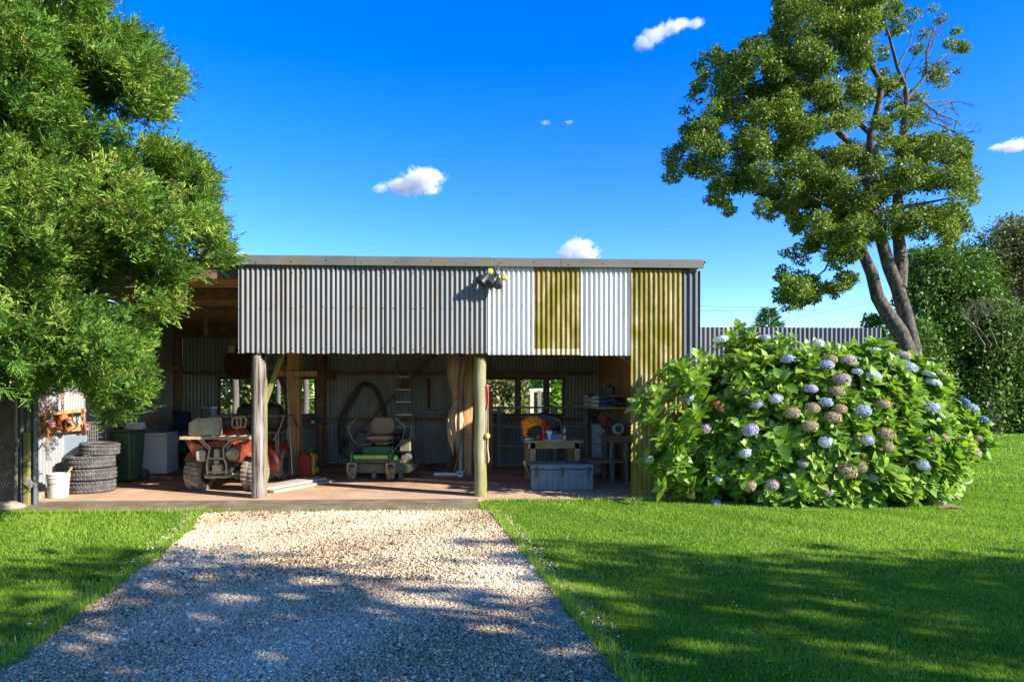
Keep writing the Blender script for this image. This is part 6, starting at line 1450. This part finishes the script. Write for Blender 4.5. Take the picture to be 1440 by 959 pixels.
# gravel stones
m_st, nt, out = nodes('gravel_stone'); a_ = nt.nodes.new('ShaderNodeAttribute'); a_.attribute_name = 'rnd'
bs = nt.nodes.new('ShaderNodeBsdfPrincipled'); bs.inputs['Roughness'].default_value = .85; bs.inputs['Specular IOR Level'].default_value = .25
nt.links.new(ramp(nt, a_.outputs['Fac'], [(0, (.09, .055, .027)), (.22, (.29, .195, .105)), (.5, (.53, .395, .235)), (.8, (.70, .56, .37)), (1, (.86, .76, .57))]), bs.inputs['Base Color']); nt.links.new(bs.outputs[0], out.inputs['Surface'])
def stones(n, y0, y1, s):
    y = np.sqrt(rng.uniform(y0**2, y1**2, n)); L = np.interp(y, dl_y[ol], dl_x[ol]); Rr = np.interp(y, dr_y[orr], dr_x[orr])
    u = rng.random(n); x = L-.02+(Rr-L+.04)*u; ed = rng.random(n) < .035; x = np.where(ed, np.where(u < .5, L-np.abs(rng.normal(0, .09, n)), Rr+np.abs(rng.normal(0, .09, n))), x); ok = (~onlawn(x, y, -.03) | ed) & (np.abs(x) < 1.3*y+.5); x, y = x[ok], y[ok]; n = len(x)
    patch = np.sin(x*1.9+1)*np.sin(y*1.3+.4*x)+.5*np.sin(x*4.2-y*3.1)
    r = s*np.exp(rng.normal(0, .35, (n, 1, 1))); sh = rng.uniform(.65, 1.25, (n, 6, 1)); q = o6[None]*r*sh*np.array([1, 1, .62])
    a = rng.uniform(0, 6.28, n); c_, s_ = np.cos(a)[:, None], np.sin(a)[:, None]
    tl = rng.normal(0, .35, (n, 1)); z = q[..., 2]+q[..., 0]*tl
    V = np.stack([q[..., 0]*c_-q[..., 1]*s_+x[:, None], q[..., 0]*s_+q[..., 1]*c_+y[:, None], z+r[:, :, 0]*.35+.004], -1)
    rn = np.clip(rng.normal(.5, .24, n)+.16*patch, 0, 1)
    return V.reshape(-1, 3), np.repeat(rn, 6)
Vs, Rs = [], []
for args in ((200000, 2.4, 5.6, .0062), (105000, 5.6, 9.03, .0092)):
    V, r = stones(*args); Vs.append(V); Rs.append(r)
Vs = np.concatenate(Vs); n = len(Vs)//6
tag(npmesh('gravel', Vs, [(np.arange(n)[:, None, None]*6+f8[None]).reshape(-1, 3)], m_st, None, np.concatenate(Rs)), 'pale crushed gravel covering the driveway', 'gravel', kind='stuff')
# ---------------- power lines
for i, (a, b, Y, lb) in enumerate((((960, 430), (1075, 431), 60, 'upper power line beside the shed roof'), ((960, 436.5), (1110, 437), 60, 'lower power line beside the shed roof'), ((1108, 449), (1260, 418), 60, 'power line rising behind the leaning trunk'), ((1150, 459.5), (1275, 432), 60, 'lowest power line meeting the trunk above the fence'))):
    p, q = at(*a, Y), at(*b, Y); e = (q-p)
    mb = MB(); mb.tube([p-e*.5+Vector((0, 0, .25)), p, (p+q)/2-Vector((0, 0, .05)), q, q+e*.3+Vector((0, 0, .1))], .018, 5); one('power_line', mb, CABLE, lb, 'power line', group='power lines')
# ------------------------------------------------------------------ clouds (lit volumes)
def cloud(lb, px, py, w, h, Y, blobs, dens=.16, seed=0.):
    c = at(px, py, Y); W_ = w*Y/960; H_ = h*Y/960
    m, nt, out = nodes('cloud_vapour'); v = nt.nodes.new('ShaderNodeVolumePrincipled')
    v.inputs['Color'].default_value = (1, .985, 1, 1); v.inputs['Anisotropy'].default_value = .2
    tc = nt.nodes.new('ShaderNodeTexCoord'); mp = nt.nodes.new('ShaderNodeMapping'); mp.inputs['Location'].default_value = (seed, seed*.7, 0)
    nt.links.new(tc.outputs['Object'], mp.inputs['Vector'])
    n = noise(nt, mp.outputs[0], 6.5/W_, 8, .68, .3)
    # distance to the nearest blob, in blob radii
    acc = None
    for bx, bz, r, sq in blobs:
        s = nt.nodes.new('ShaderNodeVectorMath'); s.operation = 'SUBTRACT'; s.inputs[1].default_value = (bx*W_, 0, bz*W_); nt.links.new(tc.outputs['Object'], s.inputs[0])
        k = nt.nodes.new('ShaderNodeVectorMath'); k.operation = 'MULTIPLY'; k.inputs[1].default_value = (1/(r*W_), 1/(r*W_), 1/(r*W_*sq)); nt.links.new(s.outputs[0], k.inputs[0])
        l = nt.nodes.new('ShaderNodeVectorMath'); l.operation = 'LENGTH'; nt.links.new(k.outputs[0], l.inputs[0])
        if acc is None: acc = l.outputs['Value']
        else:
            mn = nt.nodes.new('ShaderNodeMath'); mn.operation = 'SMOOTH_MIN'; mn.inputs[2].default_value = .4; nt.links.new(acc, mn.inputs[0]); nt.links.new(l.outputs['Value'], mn.inputs[1]); acc = mn.outputs[0]
    a = nt.nodes.new('ShaderNodeMath'); a.operation = 'MULTIPLY_ADD'; a.inputs[1].default_value = 2.6; nt.links.new(n, a.inputs[0]); a.inputs[2].default_value = -.42
    b = nt.nodes.new('ShaderNodeMath'); b.operation = 'SUBTRACT'; nt.links.new(a.outputs[0], b.inputs[0]); nt.links.new(acc, b.inputs[1])
    mr = nt.nodes.new('ShaderNodeMapRange'); mr.inputs[1].default_value = 0; mr.inputs[2].default_value = .5; mr.inputs[3].default_value = 0; mr.inputs[4].default_value = dens; nt.links.new(b.outputs[0], mr.inputs[0])
    nt.links.new(mr.outputs[0], v.inputs['Density']); nt.links.new(v.outputs[0], out.inputs['Volume'])
    mb = MB(); mb.ell((0, 0, 0), (W_*.62, W_*.35, max(H_*.75, W_*.2)), 20, 12)
    o = one('cloud', mb, m, lb, 'cloud', c); return o
cloud('small white puffy cloud low over the middle of the shed roof', 580, 256, 112, 42, 700, [(.10, .0, .30, .55), (-.12, -.06, .26, .42), (-.36, -.09, .14, .4), (.2, .06, .2, .6)], seed=3.)
cloud('bright slanted wisp of cloud high in the sky left of the tall tree', 936, 48, 120, 60, 700, [(-.28, -.12, .14, .6), (-.12, -.03, .17, .55), (.04, .06, .17, .5), (.18, .12, .13, .45), (.34, .13, .15, .22)], seed=11., dens=.11)
cloud('white cloud top peeking over the roof right of the floodlights', 812, 350, 86, 44, 700, [(.0, .0, .28, .7), (.15, -.08, .26, .5), (-.15, -.1, .25, .4)], seed=7.)
cloud('faint white cloud at the right edge of the sky', 1420, 206, 70, 30, 700, [(0, 0, .3, .4), (.25, .04, .28, .4), (-.25, -.02, .2, .25)], seed=21.)
cloud('tiny faint wisp of cloud in the middle of the sky, left of its twin', 767, 173, 24, 10, 700, [(0, 0, .35, .25)], seed=5., dens=.09)
cloud('tiny faint wisp of cloud in the middle of the sky, right of its twin', 800, 172, 22, 12, 700, [(0, 0, .35, .25), (.15, .06, .2, .3)], seed=9., dens=.09)
# ------------------------------------------------------------------ light
AZ = R(28); EL = R(28)
s = Vector((math.cos(AZ)*math.cos(EL), -math.sin(AZ)*math.cos(EL), math.sin(EL)))
sun = bpy.data.lights.new('sun', 'SUN'); sun.energy = 5.0; sun.angle = R(.53); sun.color = (1, .95, .87)
so = bpy.data.objects.new('sun', sun); so.rotation_euler = (-s).to_track_quat('-Z', 'Y').to_euler(); so.location = (20, -20, 20); COL.objects.link(so)
w = bpy.data.worlds.new('World'); scn.world = w; w.use_nodes = True; nt = w.node_tree; nt.nodes.clear()
sky = nt.nodes.new('ShaderNodeTexSky'); sky.sky_type = 'NISHITA'; sky.sun_disc = False; sky.sun_elevation = EL
sky.sun_rotation = math.atan2(s.x, s.y)
sky.air_density = 1.0; sky.dust_density = .2; sky.ozone_density = 2.2
hs = nt.nodes.new('ShaderNodeHueSaturation'); hs.inputs['Saturation'].default_value = 1.5; hs.inputs['Value'].default_value = 1.0; hs.inputs['Hue'].default_value = .520
bg = nt.nodes.new('ShaderNodeBackground'); bg.inputs[1].default_value = .145
wo = nt.nodes.new('ShaderNodeOutputWorld')
nt.links.new(sky.outputs[0], hs.inputs['Color']); nt.links.new(mixc(nt, 1.0, hs.outputs[0], (.82, .92, 1.0), 'MULTIPLY'), bg.inputs[0]); nt.links.new(bg.outputs[0], wo.inputs[0])
# ------------------------------------------------------------------ camera
cam = bpy.data.cameras.new('camera'); co = bpy.data.objects.new('camera', cam); COL.objects.link(co); scn.camera = co
cam.sensor_width = 36; cam.lens = 24; cam.clip_end = 4000; cam.clip_start = .05
co.location = (0, 0, CH); co.rotation_euler = (R(90), 0, -YAW)
cam.shift_y = (HOR-479.5)/1440
vs = scn.view_settings; vs.view_transform = 'Standard'; vs.look = 'None'; vs.exposure = 1.25; vs.gamma = 1; vs.use_curve_mapping = False
cy = scn.cycles; cy.use_denoising = True; cy.max_bounces = 8; cy.diffuse_bounces = 5; cy.glossy_bounces = 3; cy.transmission_bounces = 4; cy.transparent_max_bounces = 8; cy.volume_bounces = 3
cy.sample_clamp_indirect = 8
